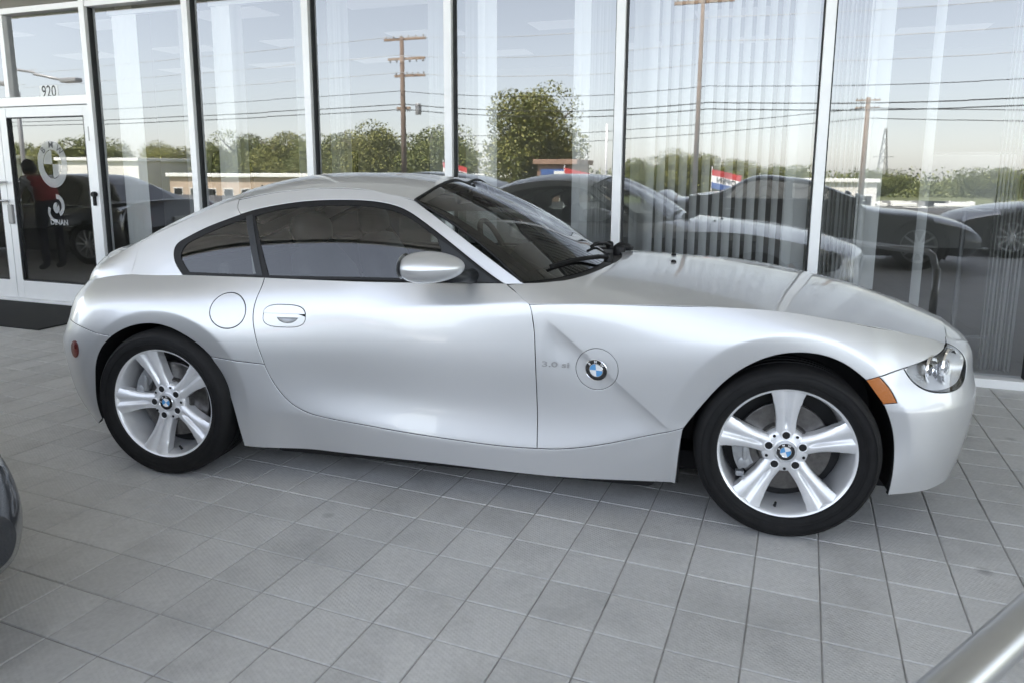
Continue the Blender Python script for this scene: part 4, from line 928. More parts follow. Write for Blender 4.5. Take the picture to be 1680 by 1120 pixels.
# ---- wheels
def make_wheel(tw, rot, nm_):
    """wheel facing -y, axle at the origin; outer rim edge in the plane y=0"""
    m = MB(); m.lathe([(.2340, .012), (.2425, .004), (.2462, .0), (.2470, .004), (.2470, .016), (.2400, .022), (.2330, .030), (.2295, .12), (.2295, tw-.02), (.245, tw)], 96)
    m.lathe([(.2460, .0002), (.2430, .0016), (.2400, .0060), (.2300, .0085), (.2265, .0125), (.2235, .024), (.2160, .060), (.2120, .110), (.21, .17)], 96)
    w = m.build('wheel', 'alloy', car, smooth=True, ang=45)
    hw = tw/2; c = hw
    prof = [(.2335, .010), (.2405, -.002), (.2485, -.0045), (.258, -.0095), (.272, -.0135), (.287, -.0125), (.297, -.008), (.3035, -.001), (.3075, .006), (.3120, .016), (.3150, .030)]
    pr = list(prof)
    inner = [(r, tw-h) for r, h in prof[::-1]]
    g_ = []
    for y in np.linspace(.034, tw-.034, 5)[1:-1]:
        g_ += [(.3165, y-.0065), (.3095, y-.005), (.3095, y+.005), (.3165, y+.0065)]
    m = MB(); m.lathe(prof+g_+inner, 120); ty_ = m.build('tyre', 'rubber', w, smooth=True, ang=40)
    m = MB()
    for r in (.2555, .2635, .290): m.lathe([(r-.0012, -.0112 if r < .29 else -.0112), (r, -.0150 if r > .26 else -.0108), (r+.0012, -.0112)], 96)
    m.build('sidewall_rib', 'rubber', ty_, smooth=True)
    # spokes: two ridges with a groove that opens towards the rim
    def spoke():
        m = MB(); nr, nsx = 26, 25; G3 = np.zeros((nr, nsx+4, 3))
        for i in range(nr):
            t = i/(nr-1); r = .040+(.2335-.040)*t; hwid = .0335+.0195*sstep(t, .30, 1.0)+.008*max(0, t-.85)/.15
            hwid += .010*(1-sstep(t, 0, .16))
            yf = .037-.032*(t**1.35)
            ss = np.linspace(-1, 1, nsx)
            dep = .0140*np.exp(-(ss/(.17+.09*t))**2)*sstep(t, .16, .36) + .010*np.abs(ss)**3.2 + .0035*np.abs(ss)
            row = [(-hwid*1.0, .075)]+[(q*hwid, yf+d) for q, d in zip(ss, dep)]+[(hwid*1.0, .075)]
            row = [(row[0][0]*.96, yf+.055)]+row[1:-1]+[(row[-1][0]*.96, yf+.055)]
            row = [(row[0][0], row[0][1])]+[(-hwid*1.004, row[1][1]+.010)]+row[1:-1]+[(hwid*1.004, row[-2][1]+.010)]+[row[-1]]
            for j, (x, y) in enumerate(row): G3[i, j] = (x, y, math.sqrt(max(r*r-x*x*.9, .0001)) if t > .7 else r)
        m.grid(G3, flip=False); return m
    sm_ = spoke(); sme = sm_.mesh('spoke'); sme.materials.append(M['alloy']); sme.polygons.foreach_set("use_smooth", [True]*len(sme.polygons)); sme.set_sharp_from_angle(angle=R_(55))
    for k in range(5):
        o = bpy.data.objects.new('spoke', sme); link(o, w); o.rotation_euler = (0, R_(-(rot-90+72*k)), 0)
    # hub with five bolt wells
    m = MB(); m.lathe([(.082, .085), (.0815, .056), (.078, .048), (.072, .0425), (.060, .0385), (.044, .0365), (.0395, .034), (.037, .037), (.0, .037)], 64); m.build('hub', 'alloy', w, smooth=True, ang=40)
    for k in range(5):
        t = R_(rot+72*k); c_ = (.060*math.cos(t), 0, .060*math.sin(t))
        m = MB(); m.lathe([(.0172, .0375), (.0168, .0315), (.0150, .0308), (.0134, .0318)], 20, 0, 'y', c_); m.lathe([(.0136, .0318), (.0125, .0322), (.0, .0322)], 20, 1, 'y', c_); m.lathe([(.0085, .0450), (.0085, .0365), (.006, .0355), (0, .0355)], 6, 2, 'y', c_); m.build('wheel_bolt', ['alloy', 'gap_black', 'disc_iron'], w)
        t2 = R_(rot+36+72*k); m = MB(); m.lathe([(.0055, .0372), (0, .0368)], 12, 0, 'y', (.066*math.cos(t2), 0, .066*math.sin(t2))); m.build('wheel_pin', 'gap_black', w)
    e = emblem_mesh(.0325).build('hub_cap', EM, w); e.location = (0, .030, 0); e.rotation_euler = (0, R_(-(rot-90+18)), 0)
    tv_ = R_(rot-90-97); m = MB(); m.tube([(.214*math.cos(tv_), .045, .214*math.sin(tv_)), (.196*math.cos(tv_), .036, .196*math.sin(tv_))], [.0055, .0045], 8); m.build('valve', 'trim_black', w, smooth=True)
    m = MB(); m.lathe([(.160, .086), (.163, .088), (.163, .108), (.16, .11), (.16, .086)], 64); m.lathe([(.160, .0862), (.095, .0862)], 64); m.lathe([(.095, .0862), (.088, .070), (.06, .068), (.0, .068)], 48); m.build('brake_disc', 'disc_iron', w, smooth=True, ang=30)
    m = MB(); m.lathe([(.21, .15), (.0, .15)], 48); m.build('brake_shield', 'plastic_black', w)
    return w
def caliper(w, ang, s=1.0):
    t0 = R_(ang); m = MB()
    m.lathe([(.178, .066), (.178, .12), (.125, .12), (.120, .066), (.150, .058), (.178, .066)], 14, 0, 'y', a0=t0-.42*s, a1=t0+.42*s)
    for q in (-.30, .30): c = (.150*math.cos(t0+q), .060, .150*math.sin(t0+q)); m.lathe([(.020, .010), (.020, -.004), (.014, -.008), (0, -.008)], 16, 0, 'y', c)
    m.box((.183*math.cos(t0+.5), .075, .183*math.sin(t0+.5)), (.030, .03, .02), bev=.004); m.box((.135*math.cos(t0), .060, .135*math.sin(t0)), (.016, .02, .07), bev=.004)
    m.build('caliper', 'caliper_grey', w, smooth=True, ang=35)
w1 = make_wheel(.225, 91, 'f'); w1.location = (1.2475, -.845, .315); caliper(w1, 188)
w2 = make_wheel(.255, 110, 'r'); w2.location = (-1.2475, -.872, .315); caliper(w2, 148, .7)
for src, x, y in ((w1, 1.2475, .845), (w2, -1.2475, .872)):
    c = copy_tree(src, car); c.location = (x, y, .315); c.rotation_euler = (0, 0, math.pi)
# ---- cabin
m = MB(); m.box((-.45, 0, .30), (1.5, 1.30, .12)); m.box((-1.05, 0, .62), (.06, 1.36, .56), bev=.02); m.box((-1.35, 0, .80), (.62, 1.24, .05)); m.build('cabin_floor', 'cabin_dark', car)
for s in (-1, 1):
    m = MB(); m.box((-.3, s*.715, .58), (1.35, .05, .50), bev=.02); m.box((-.32, s*.70, .845), (1.15, .07, .03), bev=.012); m.build('door_card', 'cabin_dark', car)
yy = np.linspace(-.66, .66, 30); prof = [(.50, .84), (.30, .875), (.12, .885), (.02, .86), (-.02, .80), (.0, .70), (.1, .60)]
D_ = np.array([[(x+.04*(1-(y/.66)**2)*(x > .2), y, z+.045*math.exp(-((y-.36)/.17)**2)*(x < .25 and z > .8)) for x, z in prof] for y in yy]); MB().grid(D_).build('dashboard', 'cabin_dark', car, smooth=True)
def seat(y):
    m = MB()
    def sec(pts): 
        rows = []
        for (x, z, w_, th, ax, az) in pts:
            row = []
            for k in range(16):
                t = 2*math.pi*k/16; c, s = math.cos(t), math.sin(t); sx = np.sign(c)*abs(c)**.6*w_; d = np.sign(s)*abs(s)**.7*th
                row.append((x+ax*d, y+sx, z+az*d))
            rows.append(row+[row[0]])
        return np.array(rows)
    m.grid(sec([(-.62, .46, .05, .02, 0, 1), (-.60, .46, .23, .07, 0, 1), (-.35, .48, .25, .08, 0, 1), (-.12, .50, .24, .07, 0, 1), (-.06, .50, .18, .03, 0, 1)]))
    m.grid(sec([(-.60, .44, .20, .06, -1, -.3), (-.66, .60, .25, .08, -1, -.3), (-.74, .82, .235, .08, -1, -.3), (-.79, .93, .17, .06, -1, -.3), (-.805, .955, .06, .02, -1, -.3)]))
    s_o = m.build('seat', 'leather_black', car, smooth=True)
    m = MB(); m.grid(sec([(-.775, .955, .05, .03, -1, -.3), (-.785, .975, .125, .05, -1, -.3), (-.80, 1.03, .14, .055, -1, -.3), (-.815, 1.085, .12, .045, -1, -.3), (-.82, 1.10, .05, .015, -1, -.3)])); m.build('headrest', 'leather_black', s_o, smooth=True)
    m = MB(); m.tube([(-.79, y-.05, .90), (-.79, y-.05, 1.0)], .007, 8); m.tube([(-.79, y+.05, .90), (-.79, y+.05, 1.0)], .007, 8); m.build('headrest_post', 'chrome_dull', s_o)
seat(-.35); seat(.35)
m = MB(); R0 = Matrix.Rotation(R_(-24), 3, 'Y'); cs_ = Vector((-.10, .36, .86))
m.tube([cs_+R0 @ Vector((0, .185*math.cos(t), .185*math.sin(t))) for t in np.linspace(0, 2*math.pi, 41)], .015, 10, cap=False); m.tube([cs_+R0 @ Vector((0, -.18, 0)), cs_+R0 @ Vector((0, .18, 0))], .02, 8); m.tube([cs_, cs_+R0 @ Vector((0, 0, -.18))], .02, 8); m.tube([cs_, cs_+Vector((.25, 0, -.06))], .04, 10); m.build('steering_wheel', 'cabin_dark', car, smooth=True)
m = MB(); m.box((-.17, 0, 1.165), (.03, .22, .06), bev=.012); m.tube([(-.15, 0, 1.19), (-.12, 0, 1.225)], .01, 8); m.build('rear_view_mirror', 'trim_black', car)
for s in (-1, 1):
    m = MB(); m.tube([(-.93, s*.62, 1.04), (-.90, s*.655, .86), (-.83, s*.67, .60)], .020, 6); o = m.build('seat_belt', 'cabin_grey', car); 
m = MB(); rl = np.array([[(x, y*.94, float(RZ(x, y*.94)[0])-.035) for y in np.linspace(-.57, .57, 13)] for x in np.linspace(-1.05, -.20, 14)]); m.grid(rl, flip=False); m.build('headlining', 'cabin_grey', car, smooth=True)
# ================================================================== OTHER CARS
def sedan(name, label, a, b, ang, paint_, L=4.6, Wd=1.80, Hh=1.42, hood_z=.86, low=0, lamps=True):
    """parked saloon: +x is forward, root on the ground at its middle"""
    t = thing(name, label, 'car', W(a, b, 0), PF+ang, 'cars parked round the coupe')
    hl, hw = L/2, Wd/2
    st = [-hl, -hl+.06, -hl+.25, -hl+.75, -hl+1.3, -.3, .5, hl-1.35, hl-.8, hl-.35, hl-.10, hl]
    top = [.62, .88, .97, .98, .95, .93, .92, .90, .84, .74, .62, .52]
    wid = [.72, .86, .93, .98, 1.0, 1.0, 1.0, .99, .97, .90, .80, .70]
    bot = [.32, .24, .20, .18, .17, .17, .17, .17, .18, .20, .22, .30]
    top = [z*hood_z/.90 if x > .5 else z for z, x in zip(top, st)]
    fr = [0, .10, .28, .50, .72, .88, .96, 1.0]; wf = [.86, .95, .99, 1.0, .975, .92, .80, .55]
    rows = []
    for x, z1, w_, z0 in zip(st, top, wid, bot):
        r = [(x, hw*w_*f, z0+(z1-z0)*q) for q, f in zip(fr, wf)]+[(x, hw*w_*.25, z1+.012), (x, 0, z1+.015)]
        rows.append(r)
    Pn = np.array(rows); cu = card(st); cv = card(np.linspace(0, 1, Pn.shape[1]))
    uu = np.unique(np.r_[np.linspace(-hl, hl, 70), np.linspace(-hl, -hl+.3, 14), np.linspace(hl-.4, hl, 18)]); vv = np.linspace(0, 1, 30)
    B = np.einsum('ui,vj,ijk->uvk', cu(uu), cv(vv), Pn); B[:, -1, 1] = 0
    xs = (hl-.78, -hl+.86); rw = .33
    m = MB()
    for s in (-1, 1):
        Q = B.copy(); Q[:, :, 1] *= s; nv = len(vv); fs = []
        for i in range(len(uu)-1):
            for j in range(nv-1):
                c = Q[i:i+2, j:j+2].reshape(-1, 3).mean(0)
                if abs(c[1]) > .55*hw and any((c[0]-xx)**2+(c[2]-rw)**2 < .365**2 for xx in xs): continue
                q = (i*nv+j, (i+1)*nv+j, (i+1)*nv+j+1, i*nv+j+1); fs.append(q if s < 0 else q[::-1])
        m.add(Q.reshape(-1, 3), fs)
    ends = [B[0], B[-1]]
    for e, k in ((B[0], 0), (B[-1], 1)):
        loop_ = [tuple(q) for q in e]+[(q[0], -q[1], q[2]) for q in e[::-1]]; m.add(loop_, [tuple(range(len(loop_)))])
    body = m.build('body', paint_, t, smooth=True, ang=50)
    m = MB()
    for s in (-1, 1):
        for xx in xs:
            th = np.linspace(-.5, math.pi+.5, 24); m.grid(np.array([[(xx+.372*math.cos(q), s*yy, rw+.372*math.sin(q)) for yy in (hw*.97, hw*.45)] for q in th])); m.add([(xx+.372*math.cos(q), s*hw*.45, rw+.372*math.sin(q)) for q in th], [tuple(range(24))])
    m.box((0, 0, .21), (L*.9, Wd*.5, .06)); m.build('underside', 'plastic_black', t)
    # greenhouse
    zb = .93; gs = [(hl-1.42, .90, .80*hw, 0.0), (hl-1.95, Hh-.13, .66*hw, .6), (hl-2.25, Hh-.03, .62*hw, 1), (-.25, Hh, .62*hw, 1), (-.85, Hh-.03, .61*hw, 1), (-hl+1.18, Hh-.16, .60*hw, .6), (-hl+.62, .97, .72*hw, 0)]
    gx = [q[0] for q in gs][::-1]; gz = spl(gx, [q[1] for q in gs][::-1]); gw = spl(gx, [q[2] for q in gs][::-1])
    x_ = np.linspace(gx[0], gx[-1], 60); m = MB(); rows = []
    for x in x_:
        z1 = float(gz(x)[0]); w1 = float(gw(x)[0]); wb = hw*.885; k = max(0.0, min(1.0, (z1-zb)/(Hh-zb)))
        w1 = wb-(wb-w1)*k; row = [(x, wb, zb-.05), (x, wb-.01, zb)]
        for q in (.2, .5, .8): row.append((x, wb-.01-(wb-w1)*q*.98, zb+(z1-.05*k-zb)*q))
        row += [(x, w1, z1-.045*k), (x, w1*.9, z1-.012*k), (x, w1*.5, z1+.005), (x, 0, z1+.010)]; rows.append(row)
    Rn = np.array(rows)
    for s in (-1, 1):
        Q = Rn.copy(); Q[:, :, 1] *= s; m.grid(Q, flip=s > 0)
    m.build('roof', paint_, t, smooth=True, ang=60)
    def wpatch(nm, pts, mats='car_dark_glass'):
        mm = MB(); mm.grid(np.array(pts)); return mm.build(nm, mats, t, smooth=True)
    for s in (-1, 1):
        for x0, x1, nm in ((-.18, hl-1.95, 'side_window'), (-hl+1.15, -.28, 'side_window')):
            pts = []
            for x in np.linspace(x0, x1, 16):
                z1 = float(gz(x)[0]); k = max(0, min(1, (z1-zb)/(Hh-zb))); w1 = hw*.885-(hw*.885-float(gw(x)[0]))*k; wb = hw*.885
                pts.append([(x, s*(wb-.004-(wb-w1)*q*.98+.004), zb+.015+(z1-.05*k-zb-.02)*q) for q in np.linspace(.0, .93, 8)])
            wpatch(nm, pts)
    for nm, x0, x1 in (('windscreen', hl-1.93, hl-1.46), ('rear_window', -hl+.68, -hl+1.16)):
        pts = [[(x, float(y), float(gz(x)[0])+.014-.012*abs(y)/(.6*hw)*1.0) for y in np.linspace(-.62*hw, .62*hw, 10)] for x in np.linspace(x0, x1, 12)]
        wpatch(nm, pts)
    for s in (-1, 1):
        m = MB(); m.lathe([(0, .10), (.05, .085), (.085, .03), (.09, 0), (0, -.005)], 16, 0, 'x'); o = m.build('wing_mirror', paint_, t, smooth=True); o.location = (hl-1.62, s*(hw+.06), .97); o.scale = (1, 1.2, .75)
        mm = MB(); ux = np.linspace(hl-.62, hl-.12, 8); cu_ = cu(ux); pts = np.einsum('ui,vj,ijk->uvk', cu_, cv(np.linspace(.52, .70, 5)), Pn); pts[:, :, 1] = s*(pts[:, :, 1]+.006); pts[:, :, 0] += .006; mm.grid(pts); mm.build('headlamp', 'lamp_bezel', t, smooth=True)
        mm = MB(); ux = np.linspace(-hl+.02, -hl+.30, 8); pts = np.einsum('ui,vj,ijk->uvk', cu(ux), cv(np.linspace(.52, .72, 5)), Pn); pts[:, :, 1] = s*(pts[:, :, 1]+.006); pts[:, :, 0] -= .006; mm.grid(pts); mm.build('tail_lamp', 'red_lens', t, smooth=True)
        mm = MB(); ux = np.linspace(-hl+.8, hl-.9, 20); pts = np.einsum('ui,vj,ijk->uvk', cu(ux), cv(np.array([.575, .595])), Pn); pts[:, :, 1] = s*(pts[:, :, 1]+.004); mm.grid(pts); mm.build('door_moulding', 'chrome_dull' if low else 'trim_black', t)
        for xx in xs:
            mm = MB(); mm.lathe([(.23, -.012), (.245, -.03), (.30, -.03), (.328, -.012), (.33, .10), (.328, .19), (.25, .2)], 40); w_ = mm.build('wheel', 'rubber', t, smooth=True, ang=40); w_.location = (xx, s*(hw-.03), rw); w_.rotation_euler.z = 0 if s < 0 else math.pi
            mm = MB(); mm.lathe([(.235, -.012), (.228, .0), (.21, .03), (.205, .14)], 40); mm.lathe([(.06, .0), (.05, -.006), (0, -.006)], 24)
            for k in range(10):
                q = 2*math.pi*k/10; mm.box((.135*math.cos(q), .008, .135*math.sin(q)), (.17, .025, .026), rot=Matrix.Rotation(-q, 3, 'Y'))
            mm.build('rim', 'alloy', w_, smooth=True, ang=40); mm = MB(); mm.lathe([(.2, .08), (0, .08)], 24); mm.build('brake_disc', 'gap_black', w_)
    for s in (-1, 1):      # belt chrome, door gaps, handles
        def side(x, z, e=.003):
            k = np.searchsorted(st, x)-1; q = np.einsum('i,vj,ijk->vk', cu([x])[0], cv(np.linspace(0, 1, 60)), Pn); j = int(np.argmin(np.abs(q[:50, 2]-z))); return (x, s*(q[j, 1]+e), z)
        m = MB(); m.tube([(x, s*hw*.889, zb+.004) for x in np.linspace(-hl+.95, hl-1.6, 24)], .010, 6); m.build('belt_trim', 'chrome_dull', t)
        for x0 in (hl-1.62, -.22, -hl+1.35): m = MB(); m.tube([side(x0+.10*max(0, .45-z), z) for z in np.linspace(.30, .90, 14)], .005, 5); m.build('door_gap', 'gap_black', t)
        for x0 in (.02, -1.12): m = MB(); m.tube([side(x0, .78, .004), side(x0+.03, .785, .026), side(x0+.17, .785, .026), side(x0+.20, .78, .004)], .012, 8); m.build('door_handle', 'chrome_dull', t, smooth=True)
    m = MB(); m.box((hl+.004, 0, .36), (.02, .9, .16), bev=.006); m.build('grille', 'gap_black', t)
    m = MB(); m.box((-hl-.008, 0, .70), (.012, .34, .13), bev=.003); m.build('number_plate', 'plate_white', t)
    return t
glassmat('car_dark_glass', (0.05, 0.055, 0.06), 1.6)
dk = sedan('dark_saloon', 'dark navy saloon whose front corner juts in at the lower left edge', -5.44, -4.50, 0.0, 'navy_paint', low=1); dk.scale = (1, 1, .90)
m = MB(); m.lathe([(.0, .012), (.018, .010), (.026, .002), (.03, -.01)], 20, 0, 'x'); o = m.build('fog_lamp', 'chrome', dk, smooth=True); o.location = (2.165, .60, .40); o.rotation_euler.z = .7
sedan('dark_saloon', 'graphite saloon seen mirrored in the glass door pane', -11.6, -3.2, math.pi+.03, 'graphite_paint', low=1).scale = (1, 1, .86)
sedan('dark_saloon', 'black saloon mirrored in the shop glass behind the bonnet', -.85, -6.85, .02, 'graphite_paint', Hh=1.24, L=4.5, hood_z=.82)
sedan('dark_saloon', 'black saloon mirrored in the shop glass at the right edge', 3.75, -9.1, math.pi-.05, 'black_paint', Hh=1.40)

# steel rail crossing the lower right corner
rl = thing('guard_rail', 'round silver steel rail crossing the lower right corner, close to the camera', 'rail', (1.36, -2.2, 0), 0)
m = MB(); p0 = np.array([1.173, -2.412]); p1 = np.array([1.423, -2.127]); d = (p1-p0)/np.linalg.norm(p1-p0); nrm_ = np.array([d[1], -d[0]])
c0 = p0+nrm_*.026; A = c0-d*.75; Bq = c0+d*2.1; ol = np.array([1.36, -2.2])
m.tube([(*(A-ol-d*.06), .42), (*(A-ol), .56), (*(A-ol+d*.05), .585), (*(Bq-ol-d*.05), .585), (*(Bq-ol), .56), (*(Bq-ol+d*.06), .42)], .030, 28); m.build('rail', 'rail_steel', rl, smooth=True)
for q in (A-d*.06, Bq+d*.06):
    m = MB(); m.tube([(*(q-ol), .45), (*(q-ol), .0)], .033, 24); m.build('post', 'rail_steel', rl, smooth=True)
    m = MB(); m.lathe([(.075, 0), (.075, .012), (.035, .016)], 28, 0, 'z', (*(q-ol), 0)); m.build('foot_plate', 'rail_steel', rl)

# ================================================================== STREET BEYOND (seen mirrored in the glass)
def leaf_crown(rx, ry, rz, n, seed, lumps=16, size=.22):
    r = np.random.default_rng(seed); cs = []
    for k in range(lumps):
        d = r.normal(size=3); d /= np.linalg.norm(d); q = r.uniform(.35, .85); cs.append((d[0]*rx*q, d[1]*ry*q, d[2]*rz*q*.9, r.uniform(.28, .52)))
    cs = np.array(cs); c = cs[r.integers(len(cs), size=n)]; unit = lambda v: v/(np.linalg.norm(v, axis=1)[:, None]+1e-9)
    d = unit(r.normal(size=(n, 3))); q = r.uniform(.5, 1.0, n)[:, None]**.6; p = c[:, :3]+d*q*c[:, 3:4]*np.array([rx, ry, rz])
    a = unit(r.normal(size=(n, 3))); b_ = unit(np.cross(a, d+r.normal(size=(n, 3))*.6)); s = size*r.uniform(.5, 1.4, n)[:, None]
    V4 = np.stack([p-a*s*.5-b_*s*.3, p+a*s*.5-b_*s*.2, p+a*s*.4+b_*s*.35, p-a*s*.4+b_*s*.3], 1).reshape(-1, 3)
    return V4.tolist(), [(4*i, 4*i+1, 4*i+2, 4*i+3) for i in range(n)]
crowns = []
for k in range(4):
    v, f = leaf_crown(1, 1, 1, 34000 if k < 2 else 24000, 50+k, 34, .036); me = bpy.data.meshes.new('crown'); me.from_pydata([tuple(q) for q in v], [], f); me.materials.append(M['leaf_olive' if k % 2 == 0 else 'leaf_green']); crowns.append(me)
def tree(label, a, b, top, width, gz=-2.4, k=0, group='trees across the road', cz=.42):
    t = thing('tree', label, 'tree', W(a, b, gz), random.uniform(0, 6.28), group)
    h = top-gz; cb = h*(1-cz*1.0); m = MB()
    m.tube([(0, 0, -.2), (.05, .02, cb*.5), (.0, .06, h*.62), (.05, .1, h*.86)], [.035*h, .026*h, .016*h, .006*h], 10)
    for q in range(6):
        an = q*1.05; z0 = h*(.34+.07*q); m.tube([(0, 0, z0), (width*.2*math.cos(an), width*.2*math.sin(an), z0+h*.10), (width*.36*math.cos(an), width*.36*math.sin(an), z0+h*.19)], [.012*h, .008*h, .003*h], 6)
    m.build('trunk', 'bark', t, smooth=True)
    c = bpy.data.objects.new('crown', crowns[k % 4]); link(c, t); c.scale = (width*.56, width*.56, h*.44); c.location = (0, 0, h*.56)
tree('tallest broad leafy tree mirrored above the windscreen', -17.6, -45, 7.6, 7.4, k=0)
tree('bushy tree behind the power pole, left of the tallest tree', -31, -56, 6.0, 8.5, k=1)
tree('rounded tree mirrored just left of the power pole', -37.5, -56, 5.9, 8.0, k=0)
tree('low green tree between power pole and second shop bay', -43, -58, 5.4, 7.5, k=3)
tree('wide tree mirrored in the second bay from the doors, right half', -49.5, -60, 5.6, 8.5, k=2)
tree('wide tree mirrored in the second bay from the doors, left half', -56.5, -60, 5.9, 8.5, k=1)
tree('small round tree mirrored in the bay beside the doors', -66.5, -60, 4.6, 7.0, k=0)
tree('dark tree mirrored at the top right of the glass door', -77, -60, 5.6, 8.5, k=3)
tree('pale tree mirrored behind the roundel decal', -84, -60, 4.6, 8.0, k=2)
tree('tree mirrored at the left edge of the glass door', -91, -60, 5.2, 8.5, k=1)
tree('low tree mirrored left of the brown pole behind the blinds', -14.6, -75, 3.4, 6.5, k=1)
tree('olive tree mirrored around the brown pole behind the blinds', -10.0, -75, 3.9, 7.0, k=0)
tree('low tree mirrored behind the flag in the blinds bay', -4.6, -75, 3.0, 7.0, k=2)
tree('low tree mirrored right of the flag in the blinds bay', 0.6, -75, 2.5, 6.0, k=3)
tree('distant low tree mirrored beyond the headlight, left one', 11, -95, 2.2, 8, k=1)
tree('distant low tree mirrored beyond the headlight, right one', 24, -95, 2.4, 9, k=3)
tree('distant low tree mirrored near the right photo edge', 40, -95, 2.0, 9, k=0)
far = MB()
for k in range(5):
    v, f = leaf_crown(70, 9, 4.0, 16000, 90+k, 70, .42); far.add([W(q[0]-160+k*90, q[1]-150, q[2]*1.0-1.5) for q in v], f)
tag(far.build('far_woods', 'leaf_green'), 'hazy far woods along the horizon', 'woods', kind='stuff')

def pole(label, a, b, top, arms, r=.13, gz=-.2, extra=None):
    t = thing('power_pole', label, 'pole', W(a, b, gz), PF, 'power poles along the road'); h = top-gz
    m = MB(); m.tube([(0, 0, -.2), (0, 0, h)], [r*1.15, r*.75], 14); m.build('shaft', 'wood_pole', t, smooth=True)
    for z, w0, w1, kind in arms:
        m = MB(); m.box(((w0+w1)/2, -.12, z-gz), (w1-w0, .09, .11)); ar = m.build('cross_arm', 'wood_arm', t)
        n = 6
        for k in range(n):
            x = w0+(w1-w0)*(k+.3)/(n-.4); m = MB(); m.lathe([(.02, 0), (.035, .03), (.03, .06), (.045, .09), (.03, .13), (.0, .14)] if kind else [(.02, -.05), (.05, -.09), (.03, -.13), (.05, -.17), (.02, -.22), (0, -.22)], 10, 0, 'z', (x, -.12, z-gz+.05)); m.build('insulator', 'steel_grey', ar, smooth=True)
    if extra:
        for x, z in extra:
            m = MB(); m.lathe([(0, -.28), (.14, -.28), (.15, -.25), (.15, .22), (.13, .26), (0, .27)], 16, 0, 'z', (x, -.2, z-gz)); m.build('transformer', 'steel_grey', t, smooth=True, ang=40)
    return t
pole('tall wooden power pole with three crossarms, mirrored left of centre', -19.0, -28, 7.9, [(7.82, -1.05, 1.25, 1), (6.88, -.85, 1.2, 0), (6.06, -.5, 1.2, 1), (4.5, -.4, .35, 0)], extra=[(.75, 4.45)])
pole('tall wooden power pole with orange crossarm mirrored behind the blinds', -3.95, -22, 7.4, [(7.25, -1.0, 1.05, 1)], .085)
pole('thin distant power pole mirrored right of the last mullion', 5.6, -60, 7.4, [(7.2, -.9, .9, 1), (6.6, -.9, .9, 1)], .22, -2.4)
# overhead wires, each sagging between poles
def wire(label, pts, r=.016, sag=.5):
    t = MB(); out = []
    for (p, q) in zip(pts[:-1], pts[1:]):
        for s in np.linspace(0, 1, 24): out.append(W(p[0]+(q[0]-p[0])*s, p[1]+(q[1]-p[1])*s, p[2]+(q[2]-p[2])*s-sag*4*s*(1-s)))
    t.tube(out, r, 5); tag(t.build('overhead_wire', 'cable_bare' if ('topmost' in label or 'crossarm level' in label) else 'cable_black'), label, 'wire', 'overhead wires along the road')
for k, (z, dy, lab) in enumerate(((7.95, .0, 'topmost overhead wire strung along the road'), (7.0, .3, 'overhead wire on the second crossarm level'), (6.2, .1, 'overhead wire on the third crossarm level'), (4.7, -.2, 'thick black cable strung below the crossarms'), (4.45, -.25, 'lowest black cable strung along the road'), (5.3, .2, 'single overhead wire midway up the poles'))):
    wire(lab, [(-75, -33+dy, z+.3), (-19, -28+dy, z), (-3.9, -25.5+dy, z-.55), (16, -24+dy, z-.3), (60, -22, z)], .022 if k in (3, 4) else .014, .35)
for k, (z, lab) in enumerate(((5.0, 'upper of two long wires crossing far behind the road'), (4.2, 'lower of two long wires crossing far behind the road'))):
    wire(lab, [(-40, -62, z), (5.6, -60, z+1.6), (70, -58, z+1)], .03, .7)
# lattice tower far away
t = thing('lattice_tower', 'faint steel lattice tower far beyond the road', 'tower', W(18.6, -150, -4), PF); h = 14.2; m = MB()
for sx in (-1, 1):
    for sy in (-1, 1): m.tube([(sx*1.3, sy*1.3, 0), (sx*.15, sy*.15, h)], .08, 5)
for k in range(8):
    z0, z1 = h*k/8, h*(k+1)/8; r0, r1 = 1.3-1.15*k/8, 1.3-1.15*(k+1)/8
    for sy in (-1, 1): m.tube([(-r0, sy*r0, z0), (r1, sy*r1, z1)], .05, 4); m.tube([(r0, sy*r0, z0), (-r1, sy*r1, z1)], .05, 4)
m.tube([(-1.8, 0, h*.62), (1.8, 0, h*.62)], .07, 5); m.build('lattice', 'steel_grey', t)
# parking-lot lamps
for lab, a, b, dx in (('street lamp with long arm mirrored in the pane above the doors', -27.0, -14, 2.3), ('street lamp head mirrored at the far left edge', -29.6, -14, 1.9)):
    t = thing('street_lamp', lab, 'street lamp', W(a, b, -.1), PF, 'street lamps by the forecourt'); m = MB(); m.tube([(0, 0, 0), (0, 0, 5.0)], [.09, .06], 12); m.build('post', 'steel_grey', t, smooth=True)
    m = MB(); m.tube([(0, 0, 4.92), (dx*.5, 0, 4.75), (dx, 0, 4.52)], .045, 8); m.build('arm', 'steel_grey', t, smooth=True); m = MB(); m.box((dx+.3, 0, 4.52), (.75, .3, .16), bev=.04); m.build('lamp_head', 'steel_grey', t)
